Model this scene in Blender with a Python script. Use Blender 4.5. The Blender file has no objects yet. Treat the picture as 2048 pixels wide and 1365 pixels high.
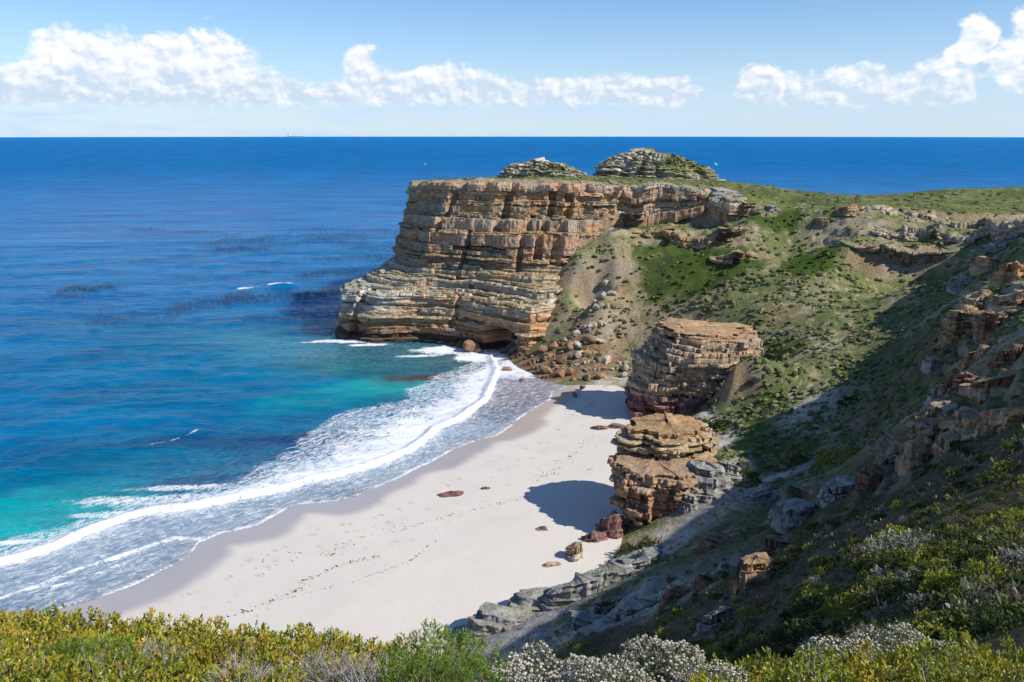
import bpy, math, random
import numpy as np
from mathutils import Vector

# ------------------------------------------------------------------ camera, sky, sun, exposure
SC = bpy.context.scene
COL = SC.collection
IW, IH, FPX = 2048.0, 1365.0, 1707.0
CAM_Z = 80.0
PITCH = math.radians(13.76)
SUN_AZ = math.radians(112.0)      # clockwise from +Y (view direction) towards +X
SUN_EL = math.radians(40.0)

cam_data = bpy.data.cameras.new('camera')
cam_data.sensor_width = 36.0
cam_data.lens = 36.0 * FPX / IW
cam_data.clip_start = 0.05
cam_data.clip_end = 200000.0
cam = bpy.data.objects.new('camera', cam_data)
cam.location = (0, 0, CAM_Z)
cam.rotation_euler = (math.pi / 2 - PITCH, math.radians(0.0), 0)
COL.objects.link(cam)
SC.camera = cam

SC.render.engine = 'CYCLES'
SC.cycles.use_denoising = True
SC.cycles.max_bounces = 4
SC.cycles.diffuse_bounces = 2
SC.cycles.glossy_bounces = 2
SC.cycles.transparent_max_bounces = 8
SC.view_settings.view_transform = 'Standard'
SC.view_settings.look = 'None'
SC.view_settings.exposure = 0.25
SC.view_settings.gamma = 1.0
SC.view_settings.use_curve_mapping = False

sun_dir = Vector((math.sin(SUN_AZ) * math.cos(SUN_EL), math.cos(SUN_AZ) * math.cos(SUN_EL), math.sin(SUN_EL)))
sun_data = bpy.data.lights.new('sun', 'SUN')
sun_data.energy = 4.9
sun_data.angle = math.radians(0.53)
sun_data.color = (1.0, 0.95, 0.87)
sun = bpy.data.objects.new('sun', sun_data)
sun.rotation_euler = sun_dir.to_track_quat('Z', 'Y').to_euler()
sun.location = (200, -60, 260)
COL.objects.link(sun)


class NT:
    """small helper to write node trees as expressions"""
    def __init__(self, tree):
        self.t = tree
        self.n = tree.nodes
        self.l = tree.links

    def node(self, typ, **kw):
        nd = self.n.new(typ)
        for k, v in kw.items():
            setattr(nd, k, v)
        return nd

    def put(self, sock, v):
        if hasattr(v, 'is_output'):
            self.l.new(v, sock)
        elif isinstance(v, (tuple, list)) and len(v) == 3 and sock.type == 'RGBA':
            sock.default_value = (*v, 1)
        else:
            sock.default_value = v

    def math(self, op, a, b=None, c=None, clamp=False):
        nd = self.node('ShaderNodeMath', operation=op, use_clamp=clamp)
        self.put(nd.inputs[0], a)
        if b is not None:
            self.put(nd.inputs[1], b)
        if c is not None:
            self.put(nd.inputs[2], c)
        return nd.outputs[0]

    def vmath(self, op, a, b=None, out=0):
        nd = self.node('ShaderNodeVectorMath', operation=op)
        self.put(nd.inputs[0], a)
        if b is not None:
            self.put(nd.inputs[1], b)
        return nd.outputs[out]

    def noise(self, vec, scale, detail=4, rough=0.55, dist=0.0, typ='FBM', out=0):
        nd = self.node('ShaderNodeTexNoise')
        nd.noise_type = typ
        if vec is not None:
            self.put(nd.inputs['Vector'], vec)
        nd.inputs['Scale'].default_value = scale
        nd.inputs['Detail'].default_value = detail
        nd.inputs['Roughness'].default_value = rough
        nd.inputs['Distortion'].default_value = dist
        return nd.outputs[out]

    def mapr(self, v, a, b, c=0.0, d=1.0, typ='SMOOTHSTEP'):
        nd = self.node('ShaderNodeMapRange', interpolation_type=typ)
        self.put(nd.inputs[0], v)
        for i, x in enumerate((a, b, c, d)):
            self.put(nd.inputs[1 + i], x)
        return nd.outputs[0]

    def mix(self, f, a, b, blend='MIX'):
        nd = self.node('ShaderNodeMix', data_type='RGBA', blend_type=blend)
        self.put(nd.inputs[0], f)
        self.put(nd.inputs[6], a)
        self.put(nd.inputs[7], b)
        return nd.outputs[2]

    def attr(self, name, out='Color'):
        nd = self.node('ShaderNodeAttribute', attribute_name=name)
        return nd.outputs[out]

    def comb(self, x, y, z):
        nd = self.node('ShaderNodeCombineXYZ')
        for i, v in enumerate((x, y, z)):
            self.put(nd.inputs[i], v)
        return nd.outputs[0]

    def sep(self, v):
        nd = self.node('ShaderNodeSeparateXYZ')
        self.put(nd.inputs[0], v)
        return nd.outputs

    def bump(self, h, strength=0.4, dist=0.1, normal=None):
        nd = self.node('ShaderNodeBump')
        nd.inputs['Strength'].default_value = strength
        nd.inputs['Distance'].default_value = dist
        self.put(nd.inputs['Height'], h)
        if normal is not None:
            self.put(nd.inputs['Normal'], normal)
        return nd.outputs[0]


def px_az_el(x, y):
    """direction of a picture point as azimuth / elevation (radians)"""
    xc, yc = (x - IW / 2) / FPX, -(y - IH / 2) / FPX
    d = Vector((xc, math.cos(PITCH) + yc * math.sin(PITCH), -math.sin(PITCH) + yc * math.cos(PITCH))).normalized()
    return math.atan2(d.x, d.y), math.asin(d.z)


def build_world():
    w = bpy.data.worlds.new('World')
    SC.world = w
    w.cycles.sampling_method = 'MANUAL'
    w.cycles.sample_map_resolution = 256
    w.use_nodes = True
    w.node_tree.nodes.clear()
    N = NT(w.node_tree)
    sky = N.node('ShaderNodeTexSky', sky_type='NISHITA')
    sky.sun_disc = False
    sky.sun_elevation = SUN_EL
    sky.sun_rotation = SUN_AZ
    sky.altitude = 80
    sky.air_density = 1.0
    sky.dust_density = 0.05
    sky.ozone_density = 5.0
    co = N.node('ShaderNodeTexCoord').outputs['Generated']
    d = N.vmath('NORMALIZE', co)
    s = N.sep(d)
    az = N.math('ARCTAN2', s[0], s[1])
    el = N.math('ARCSINE', s[2])
    ae = N.comb(az, el, 0.0)
    # fractal cloud texture: cumulus lumps a little wider than tall
    warp = N.noise(N.vmath('MULTIPLY', d, (30, 30, 42)), 1.0, 3, 0.55, out=1)
    ds = N.vmath('ADD', N.vmath('MULTIPLY', d, (1, 1, 1.35)), N.vmath('SCALE', N.vmath('SUBTRACT', warp, (0.5, 0.5, 0.5)), None))
    for nd in N.n:
        if nd.type == 'VECT_MATH' and nd.operation == 'SCALE':
            nd.inputs['Scale'].default_value = 0.013
    f1 = N.noise(ds, 40.0, 6, 0.56)
    f1b = N.noise(N.vmath('ADD', ds, (0.0040, -0.0012, 0.0062)), 40.0, 5, 0.56)
    f2 = N.noise(N.vmath('MULTIPLY', d, (1, 1, 2.2)), 15.0, 4, 0.5)
    # lumps: (x, y, rx, ry) in degrees of the picture's own sky
    blobs = [(20, 190, 120, 48), (130, 190, 130, 58), (260, 165, 130, 74), (345, 145, 85, 62), (430, 140, 62, 62),
             (455, 185, 90, 48), (330, 185, 200, 44), (130, 95, 46, 34), (180, 125, 70, 36), (550, 190, 70, 36),
             (720, 130, 30, 34), (742, 165, 48, 34), (800, 180, 80, 30), (890, 165, 70, 34), (950, 185, 80, 28),
             (1060, 190, 90, 26), (1140, 185, 60, 28), (1225, 178, 70, 28), (1320, 185, 60, 26), (680, 190, 36, 22),
             (1520, 170, 40, 34), (1580, 182, 60, 30), (1650, 185, 70, 28), (1710, 165, 52, 30), (1790, 185, 90, 30),
             (1870, 178, 62, 46), (1895, 165, 46, 34), (1960, 78, 30, 34), (1930, 104, 28, 20), (2015, 115, 34, 30),
             (2060, 60, 28, 36), (2050, 150, 34, 26)]
    dens = None
    for (x, y, rx, ry) in blobs:
        a0, e0 = px_az_el(x, y)
        q = N.vmath('MULTIPLY', N.vmath('SUBTRACT', ae, (a0, e0, 0)), (FPX / (rx * 1.28), FPX / (ry * 1.28), 0))
        ln = N.vmath('LENGTH', q, out=1)
        v = N.math('SUBTRACT', 1.0, ln)
        dens = v if dens is None else N.math('SMOOTH_MAX', dens, v, 0.25)
    # the same kind of low cloud goes on all round the horizon outside the picture
    band = N.math('SUBTRACT', 1.0, N.math('ABSOLUTE', N.math('DIVIDE', N.math('SUBTRACT', el, 0.05), 0.045)))
    band = N.math('ADD', band, N.math('MULTIPLY', N.math('SUBTRACT', f2, 0.62), 4.0))
    outside = N.mapr(N.math('ABSOLUTE', az), 0.60, 0.75)
    band = N.math('SUBTRACT', band, N.math('MULTIPLY', N.math('SUBTRACT', 1.0, outside), 6.0))
    dens = N.math('MAXIMUM', dens, N.math('MINIMUM', band, 0.8))
    base_cut = N.mapr(el, 0.020, 0.034)                    # flat cloud base
    e1 = N.math('ADD', N.math('MULTIPLY', dens, 1.5), N.math('MULTIPLY', N.math('SUBTRACT', f1, 0.47), 2.0))
    cover = N.math('MULTIPLY', N.mapr(e1, 0.10, 0.62), base_cut)
    lit = N.math('ADD', N.math('MULTIPLY', N.math('SUBTRACT', f1, f1b), 3.6), N.mapr(el, 0.028, 0.085, 0.10, 0.80))
    lit = N.math('ADD', lit, N.math('MULTIPLY', N.math('SUBTRACT', f1, 0.5), 0.6), clamp=True)
    ccol = N.mix(lit, (0.53, 0.64, 0.78), (0.86, 0.87, 0.88))
    # thin haze veil towards the horizon, faint grey streaks above
    veil = N.math('MULTIPLY', N.mapr(N.noise(N.vmath('MULTIPLY', d, (1, 1, 7)), 9.0, 5, 0.6), 0.40, 0.75), N.mapr(el, 0.075, 0.015))
    veil = N.math('ADD', N.math('MULTIPLY', veil, 0.45), N.mapr(el, 0.14, 0.0, 0.0, 0.62))
    st = N.math('MULTIPLY', N.mapr(N.noise(N.vmath('MULTIPLY', d, (1, 1, 9)), 6.0, 5, 0.6), 0.60, 0.78), N.mapr(el, 0.05, 0.09))
    st = N.math('MULTIPLY', st, 0.28)
    bg = N.node('ShaderNodeBackground')
    N.put(bg.inputs['Color'], N.mix(1.0, sky.outputs[0], (0.85, 0.93, 1.06), 'MULTIPLY'))
    bg.inputs['Strength'].default_value = 0.115
    bgc = N.node('ShaderNodeBackground')
    N.put(bgc.inputs['Color'], ccol)
    bgc.inputs['Strength'].default_value = 1.0
    bgv = N.node('ShaderNodeBackground')
    bgv.inputs['Color'].default_value = (0.50, 0.66, 0.84, 1)
    bgs = N.node('ShaderNodeBackground')
    bgs.inputs['Color'].default_value = (0.42, 0.55, 0.74, 1)
    m0 = N.node('ShaderNodeMixShader')
    N.put(m0.inputs[0], st); N.l.new(bg.outputs[0], m0.inputs[1]); N.l.new(bgs.outputs[0], m0.inputs[2])
    m1 = N.node('ShaderNodeMixShader')
    N.put(m1.inputs[0], veil); N.l.new(m0.outputs[0], m1.inputs[1]); N.l.new(bgv.outputs[0], m1.inputs[2])
    m2 = N.node('ShaderNodeMixShader')
    N.put(m2.inputs[0], cover); N.l.new(m1.outputs[0], m2.inputs[1]); N.l.new(bgc.outputs[0], m2.inputs[2])
    out = N.node('ShaderNodeOutputWorld')
    N.l.new(m2.outputs[0], out.inputs['Surface'])


build_world()

# ------------------------------------------------------------------ helpers
RNG = np.random.default_rng(11)
random.seed(5)


def at_z(x, y, z):
    """world point at height z seen at picture point x, y"""
    xc, yc = (x - IW / 2) / FPX, -(y - IH / 2) / FPX
    dy = math.cos(PITCH) + yc * math.sin(PITCH)
    dz = -math.sin(PITCH) + yc * math.cos(PITCH)
    t = (z - CAM_Z) / dz
    return (xc * t, dy * t, z)


def at_y(x, y, Y):
    """world point at distance Y seen at picture point x, y"""
    xc, yc = (x - IW / 2) / FPX, -(y - IH / 2) / FPX
    dy = math.cos(PITCH) + yc * math.sin(PITCH)
    dz = -math.sin(PITCH) + yc * math.cos(PITCH)
    t = Y / dy
    return (xc * t, Y, CAM_Z + dz * t)


_PERM = np.random.default_rng(77).permutation(256).astype(np.int64)
_PERM = np.concatenate([_PERM, _PERM])
_GX = np.cos(np.arange(256) * 2 * math.pi * 0.61803).astype(np.float32)
_GY = np.sin(np.arange(256) * 2 * math.pi * 0.61803).astype(np.float32)


def vn2(x, y, seed=0):
    x = np.asarray(x, np.float32) + np.float32(seed * 7.31); y = np.asarray(y, np.float32) - np.float32(seed * 3.17)
    fx = np.floor(x); fy = np.floor(y)
    ix = fx.astype(np.int64) & 255; iy = fy.astype(np.int64) & 255
    fx = x - fx; fy = y - fy
    ux = fx * fx * fx * (fx * (fx * 6 - 15) + 10); uy = fy * fy * fy * (fy * (fy * 6 - 15) + 10)
    p0 = _PERM[ix]; p1 = _PERM[ix + 1]

    def grad(p, j, dx, dy):
        h = _PERM[p + j]
        return _GX[h] * (fx - dx) + _GY[h] * (fy - dy)
    iy1 = (iy + 1) & 255
    a = grad(p0, iy, 0, 0); b = grad(p1, iy, 1, 0); c = grad(p0, iy1, 0, 1); d = grad(p1, iy1, 1, 1)
    t = a + (b - a) * ux
    return (t + ((c + (d - c) * ux) - t) * uy) * np.float32(1.5)


def fbm(x, y, octv=4, seed=0, gain=0.5):
    s = 0; a = 1.0; n = 0
    for o in range(octv):
        s = s + a * vn2(np.asarray(x) * 2.03 ** o + 17.3 * o, np.asarray(y) * 2.03 ** o - 9.1 * o, seed + o)
        n += a; a *= gain
    return s / n


def cell(x, seed=0):
    ix = (np.floor(np.asarray(x, float)).astype(np.int64) + seed * 53) & 255
    return _PERM[(_PERM[ix] + seed * 31) & 255] / 255.0


def sstep(a, b, x):
    t = np.clip((np.asarray(x, float) - a) / (b - a), 0, 1)
    return t * t * (3 - 2 * t)


def lerp(a, b, t):
    return a + (b - a) * t


def mixc(a, b, t):
    a = np.asarray(a, float); b = np.asarray(b, float)
    return a + (b - a) * np.asarray(t)[..., None]


def seg_dist(px_, py_, pts):
    """unsigned distance and signed side (left positive) to an open polyline, plus arc position"""
    pts = np.asarray(pts, float)[:, :2]
    best = np.full(np.shape(px_), 1e18); side = np.zeros(np.shape(px_)); arc = np.zeros(np.shape(px_))
    L = 0.0
    for a, b in zip(pts[:-1], pts[1:]):
        d = b - a; ll = d @ d
        t = np.clip(((px_ - a[0]) * d[0] + (py_ - a[1]) * d[1]) / ll, 0, 1)
        qx = px_ - (a[0] + t * d[0]); qy = py_ - (a[1] + t * d[1])
        dd = qx * qx + qy * qy
        m = dd < best
        best = np.where(m, dd, best)
        side = np.where(m, np.sign(d[0] * (py_ - a[1]) - d[1] * (px_ - a[0])), side)
        arc = np.where(m, L + t * math.sqrt(ll), arc)
        L += math.sqrt(ll)
    return np.sqrt(best), side, arc


def poly_sd(px_, py_, poly):
    """signed distance to a polygon, positive inside"""
    poly = np.asarray(poly, float)[:, :2]
    d, _, _ = seg_dist(px_, py_, np.vstack([poly, poly[:1]]))
    ins = np.zeros(np.shape(px_), bool)
    n = len(poly)
    for i in range(n):
        x1, y1 = poly[i]; x2, y2 = poly[(i + 1) % n]
        c = (y1 > py_) != (y2 > py_)
        with np.errstate(divide='ignore', invalid='ignore'):
            xi = (x2 - x1) * (py_ - y1) / (y2 - y1 if y2 != y1 else 1e-9) + x1
        ins ^= c & (px_ < xi)
    return np.where(ins, d, -d)


class Surf:
    """thin-plate surface through scattered control points"""
    def __init__(self, pts, smooth=0.02):
        p = np.asarray(pts, float)
        self.c = p[:, :2] / 100.0
        n = len(p)
        r2 = ((self.c[:, None] - self.c[None]) ** 2).sum(-1)
        K = 0.5 * r2 * np.log(r2 + 1e-12)
        A = np.zeros((n + 3, n + 3))
        A[:n, :n] = K + np.eye(n) * smooth * 0.01
        P = np.hstack([np.ones((n, 1)), self.c])
        A[:n, n:] = P; A[n:, :n] = P.T
        self.w = np.linalg.solve(A, np.concatenate([p[:, 2], np.zeros(3)]))
        self.n = n

    def __call__(self, x, y):
        sh = np.shape(x)
        x = np.ravel(np.asarray(x, float)) / 100.0; y = np.ravel(np.asarray(y, float)) / 100.0
        out = np.empty(len(x))
        for i in range(0, len(x), 40000):
            xs = x[i:i + 40000, None]; ys = y[i:i + 40000, None]
            r2 = (xs - self.c[:, 0]) ** 2 + (ys - self.c[:, 1]) ** 2
            out[i:i + 40000] = (0.5 * r2 * np.log(r2 + 1e-12)) @ self.w[:self.n] + self.w[self.n] + self.w[self.n + 1] * xs[:, 0] + self.w[self.n + 2] * ys[:, 0]
        return out.reshape(sh)


def mesh_np(name, V, Fq, cols=None, attrs=None, mat=None, smooth=True):
    """mesh from numpy arrays; Fq is (n,4) or (n,3)"""
    me = bpy.data.meshes.new(name)
    V = np.ascontiguousarray(V, np.float32); Fq = np.ascontiguousarray(Fq, np.int32)
    k = Fq.shape[1]
    me.vertices.add(len(V)); me.vertices.foreach_set('co', V.ravel())
    me.loops.add(Fq.size); me.loops.foreach_set('vertex_index', Fq.ravel())
    me.polygons.add(len(Fq))
    me.polygons.foreach_set('loop_start', np.arange(0, Fq.size, k, dtype=np.int32))
    if isinstance(smooth, np.ndarray):
        me.polygons.foreach_set('use_smooth', smooth)
    else:
        me.polygons.foreach_set('use_smooth', np.full(len(Fq), smooth))
    me.update(calc_edges=True)
    if cols is not None:
        a = me.attributes.new('Col', 'FLOAT_COLOR', 'POINT')
        c4 = np.ones((len(V), 4), np.float32); c4[:, :3] = np.clip(cols, 0, 1)
        a.data.foreach_set('color', c4.ravel())
    for k_, v in (attrs or {}).items():
        a = me.attributes.new(k_, 'FLOAT', 'POINT')
        a.data.foreach_set('value', np.ascontiguousarray(v, np.float32).ravel())
    if mat is not None:
        me.materials.append(mat)
    return me


def link(name, me, parent=None, **props):
    o = bpy.data.objects.new(name, me)
    COL.objects.link(o)
    if parent is not None:
        o.parent = parent
    for k, v in props.items():
        o[k] = v
    return o


def grid_faces(nr, nc, closed=False):
    i = np.arange(nr - 1)[:, None]
    j = np.arange(nc if closed else nc - 1)[None, :]
    j2 = (j + 1) % nc
    return np.stack([i * nc + j, i * nc + j2, (i + 1) * nc + j2, (i + 1) * nc + j], -1).reshape(-1, 4)


def compact(V, Fq, keep, *arrs):
    """keep only faces flagged, drop loose vertices"""
    Fq = Fq[keep]
    used = np.unique(Fq)
    mp = np.full(len(V), -1, np.int64); mp[used] = np.arange(len(used))
    return (V[used], mp[Fq]) + tuple(a[used] for a in arrs)


def new_mat(name):
    m = bpy.data.materials.new(name)
    m.use_nodes = True
    m.node_tree.nodes.clear()
    N = NT(m.node_tree)
    b = N.node('ShaderNodeBsdfPrincipled')
    o = N.node('ShaderNodeOutputMaterial')
    N.l.new(b.outputs[0], o.inputs[0])
    return m, N, b


# ------------------------------------------------------------------ materials
def mat_rock(name='layered_rock', lichen=(0.145, 0.165, 0.05), amount=0.85):
    m, N, b = new_mat(name)
    geo = N.node('ShaderNodeNewGeometry')
    P = geo.outputs['Position']
    nz = N.sep(geo.outputs['Normal'])[2]
    col = N.attr('Col')
    n1 = N.noise(N.vmath('MULTIPLY', P, (1, 1, 4.0)), 0.55, 6, 0.6)
    n2 = N.noise(P, 2.3, 5, 0.65)
    n3 = N.noise(N.vmath('MULTIPLY', P, (1.0, 1.0, 0.16)), 0.9, 4, 0.6)
    v = N.math('MULTIPLY', N.mapr(n1, 0.3, 0.72, 0.76, 1.60, 'LINEAR'), N.mapr(n2, 0.3, 0.7, 0.72, 1.22, 'LINEAR'))
    c = N.mix(1.0, col, N.comb(v, v, v), 'MULTIPLY')
    # dark water stains that run down the faces
    c = N.mix(N.math('MULTIPLY', N.mapr(n3, 0.56, 0.74), 0.55), c, (0.055, 0.045, 0.035))
    # soil, lichen and low plants on the ledges
    up = N.mapr(nz, 0.45, 0.85)
    g = N.math('MULTIPLY', up, N.mapr(N.noise(P, 0.25, 5, 0.65), 0.34, 0.52))
    gm = N.math('MULTIPLY', N.math('MULTIPLY', g, amount), N.attr('ledge', 'Fac'))
    lc = N.mix(N.mapr(n2, 0.4, 0.62), lichen, (0.28, 0.24, 0.15))
    c = N.mix(gm, c, lc)
    N.put(b.inputs['Base Color'], c)
    b.inputs['Roughness'].default_value = 0.9
    b.inputs['Specular IOR Level'].default_value = 0.2
    h = N.math('ADD', N.noise(N.vmath('MULTIPLY', P, (1, 1, 3.5)), 1.1, 8, 0.65), N.math('MULTIPLY', N.noise(P, 5.0, 4, 0.6), 0.25))
    N.put(b.inputs['Normal'], N.bump(h, 0.9, 0.55))
    return m


def mat_ground():
    m, N, b = new_mat('hillside_ground')
    P = N.node('ShaderNodeNewGeometry').outputs['Position']
    col = N.attr('Col')
    n2 = N.noise(P, 1.6, 6, 0.65)
    n3 = N.noise(P, 9.0, 4, 0.6)
    v = N.math('MULTIPLY', N.mapr(n2, 0.3, 0.7, 0.6, 1.35, 'LINEAR'), N.mapr(n3, 0.3, 0.7, 0.75, 1.25, 'LINEAR'))
    c = N.mix(1.0, col, N.comb(v, v, v), 'MULTIPLY')
    N.put(b.inputs['Base Color'], c)
    b.inputs['Roughness'].default_value = 0.95
    b.inputs['Specular IOR Level'].default_value = 0.1
    h = N.math('ADD', n2, N.math('MULTIPLY', n3, 0.3))
    N.put(b.inputs['Normal'], N.bump(h, 0.8, 0.5))
    return m


def mat_sand():
    m, N, b = new_mat('beach_sand')
    P = N.node('ShaderNodeNewGeometry').outputs['Position']
    wet = N.attr('wet', 'Fac')
    col = N.attr('Col')
    n = N.noise(P, 0.12, 5, 0.6)
    c = N.mix(1.0, col, N.mix(n, (0.90, 0.90, 0.90), (1.07, 1.06, 1.05)), 'MULTIPLY')
    f = N.mapr(N.noise(N.vmath('MULTIPLY', P, (1, 1, 0)), 2.2, 4, 0.7), 0.60, 0.72)
    c = N.mix(N.math('MULTIPLY', f, 0.14), c, (0.33, 0.30, 0.27))
    N.put(b.inputs['Base Color'], c)
    N.put(b.inputs['Roughness'], N.mapr(wet, 0, 1, 0.95, 0.32, 'LINEAR'))
    N.put(b.inputs['Specular IOR Level'], N.mapr(wet, 0, 1, 0.1, 0.5, 'LINEAR'))
    rough = N.attr('trod', 'Fac')
    h = N.math('MULTIPLY', N.math('ADD', N.noise(P, 1.2, 5, 0.6), N.math('MULTIPLY', N.noise(P, 3.5, 2, 0.5), rough)), N.math('SUBTRACT', 1.0, wet))
    N.put(b.inputs['Normal'], N.bump(h, 0.35, 0.12))
    return m


def mat_sea():
    m, N, b = new_mat('sea_water')
    P = N.node('ShaderNodeNewGeometry').outputs['Position']
    foam = N.attr('foam', 'Fac')
    lace = N.attr('lace', 'Fac')
    far = N.attr('far', 'Fac')
    px_, py_, _z = N.sep(P)[:3]
    ca, sa = math.cos(math.radians(47)), math.sin(math.radians(47))       # along / across the shore
    U = N.comb(N.math('ADD', N.math('MULTIPLY', px_, ca), N.math('MULTIPLY', py_, sa)), N.math('SUBTRACT', N.math('MULTIPLY', py_, ca), N.math('MULTIPLY', px_, sa)), 0.0)
    col = N.attr('Col')
    # foam laces: thin cells stretched along the shore
    wv = N.noise(U, 0.22, 3, 0.5, out=1)
    Uw = N.vmath('ADD', U, N.vmath('MULTIPLY', N.vmath('SUBTRACT', wv, (0.5, 0.5, 0.5)), (5.0, 3.5, 0)))
    f1 = N.noise(N.vmath('MULTIPLY', Uw, (0.40, 0.85, 1)), 1.0, 7, 0.72)
    f2 = N.noise(N.vmath('MULTIPLY', Uw, (0.75, 1.5, 1)), 1.0, 5, 0.65)
    rid = N.math('SUBTRACT', 1.0, N.math('MULTIPLY', N.math('ABSOLUTE', N.math('SUBTRACT', f2, 0.5)), 7.0), clamp=True)
    pat = N.math('ADD', N.math('MULTIPLY', f1, 0.75), N.math('MULTIPLY', rid, 0.22))
    th = N.math('SUBTRACT', 1.0, foam)
    cov = N.mapr(pat, N.math('SUBTRACT', th, 0.16), N.math('ADD', th, 0.12))
    lc = N.math('MULTIPLY', N.math('MULTIPLY', rid, N.mapr(f1, 0.40, 0.62)), lace)
    cov = N.math('MAXIMUM', cov, N.math('MULTIPLY', lc, 0.85))
    big = N.noise(N.vmath('MULTIPLY', P, (0.35, 1.0, 1)), 0.035, 5, 0.6)
    c = N.mix(1.0, col, N.mix(N.mapr(N.math('ADD', N.math('MULTIPLY', big, 0.6), N.math('MULTIPLY', N.noise(N.vmath('MULTIPLY', P, (0.4, 1.0, 1)), 0.22, 4, 0.6), 0.4)), 0.36, 0.64), (0.60, 0.72, 0.80), (1.35, 1.24, 1.16)), 'MULTIPLY')
    c = N.mix(cov, c, (0.74, 0.76, 0.79))
    N.put(b.inputs['Base Color'], c)
    N.put(b.inputs['Roughness'], N.math('MAXIMUM', N.mapr(far, 0, 1, 0.22, 0.45, 'LINEAR'), N.math('MULTIPLY', cov, 0.8)))
    N.put(b.inputs['Specular IOR Level'], N.math('MULTIPLY', N.math('SUBTRACT', 1.0, cov), N.mapr(far, 0, 1, 0.06, 0.01, 'LINEAR')))
    b.inputs['IOR'].default_value = 1.33
    b.subsurface_method = 'BURLEY'
    N.put(b.inputs['Subsurface Weight'], N.math('MULTIPLY', N.math('SUBTRACT', 1.0, cov), 0.75))
    b.inputs['Subsurface Radius'].default_value = (1.0, 1.0, 1.0)
    b.inputs['Subsurface Scale'].default_value = 45.0
    Q = N.vmath('MULTIPLY', P, (0.45, 1.0, 1))
    h = N.math('ADD', N.math('MULTIPLY', N.noise(Q, 0.16, 5, 0.62, 0.4), 1.0), N.math('MULTIPLY', N.noise(Q, 0.045, 4, 0.6, 0.3), 2.6))
    h = N.math('ADD', h, N.math('MULTIPLY', N.noise(Q, 0.006, 5, 0.65, 0.3), 9.0))
    h = N.math('ADD', h, N.math('MULTIPLY', N.noise(Q, 0.55, 3, 0.6, 0.3), 0.42))
    h = N.math('ADD', h, N.math('MULTIPLY', cov, 0.10))
    N.put(b.inputs['Normal'], N.bump(h, 0.55, 2.2))
    return m


M_ROCK = mat_rock()
M_GROUND = mat_ground()
M_SAND = mat_sand()
M_SEA = mat_sea()

# ------------------------------------------------------------------ shore lines (sea level)
WATERLINE = [at_z(x, y, 0)[:2] for x, y in [(-700, 1440), (-300, 1330), (-90, 1270), (51, 1236), (110, 1221), (183, 1201), (264, 1174), (348, 1131), (381, 1111),
             (400, 1086), (440, 1069), (513, 1053), (571, 1020), (601, 1009), (676, 1002), (716, 991), (749, 977), (793, 960),
             (830, 940), (866, 924), (907, 900), (954, 883), (995, 872), (1020, 856), (1042, 836), (1071, 817), (1101, 801),
             (1108, 786), (1134, 775), (1110, 752), (1070, 735), (1020, 715), (985, 700), (950, 690), (840, 684), (690, 678), (668, 668)]] + [(-72, 360), (-70, 420), (-60, 700), (-60, 3000)]
ROLLER = [at_z(x, y, 0)[:2] for x, y in [(-700, 1330), (-200, 1185), (0, 1128), (55, 1115), (110, 1097), (154, 1075), (190, 1060), (256, 1038), (311, 1023), (366, 1020),
          (421, 1009), (495, 994), (586, 976), (621, 962), (683, 951), (756, 929), (819, 903), (852, 881), (874, 859), (918, 841),
          (973, 801), (987, 768), (998, 742), (984, 713)]]
ROLLBACK = [at_z(x, y, 0)[:2] for x, y in [(-700, 1300), (-200, 1155), (0, 1100), (48, 1082), (128, 1064), (190, 1045), (293, 1007), (366, 1000), (432, 983), (505, 950),
            (560, 922), (614, 890), (639, 863), (683, 832), (756, 815), (822, 801), (837, 779), (885, 753), (940, 735), (984, 713)]]
INNER = [at_z(x, y, 0)[:2] for x, y in [(-300, 1290), (0, 1199), (73, 1174), (146, 1144), (256, 1108), (348, 1077), (399, 1080)]]
INNER2 = [at_z(x, y, 0)[:2] for x, y in [(103, 1177), (160, 1160), (200, 1148), (234, 1133)]]


def shore_d(x, y):
    """signed distance from the waterline, positive on the land side"""
    d, s, a = seg_dist(x, y, WATERLINE)
    return -d * s, a


def beach_z(x, y):
    d, _ = shore_d(x, y)
    z = np.where(d > 0, 0.055 * d, 0.06 * d)
    z = np.where(z > 2.2, 2.2 + (z - 2.2) * 0.35, z)
    return np.clip(z, -3.0, 6.0) + 0.10 * fbm(np.asarray(x) / 14, np.asarray(y) / 14, 3, 5) * sstep(3, 14, d)


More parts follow.
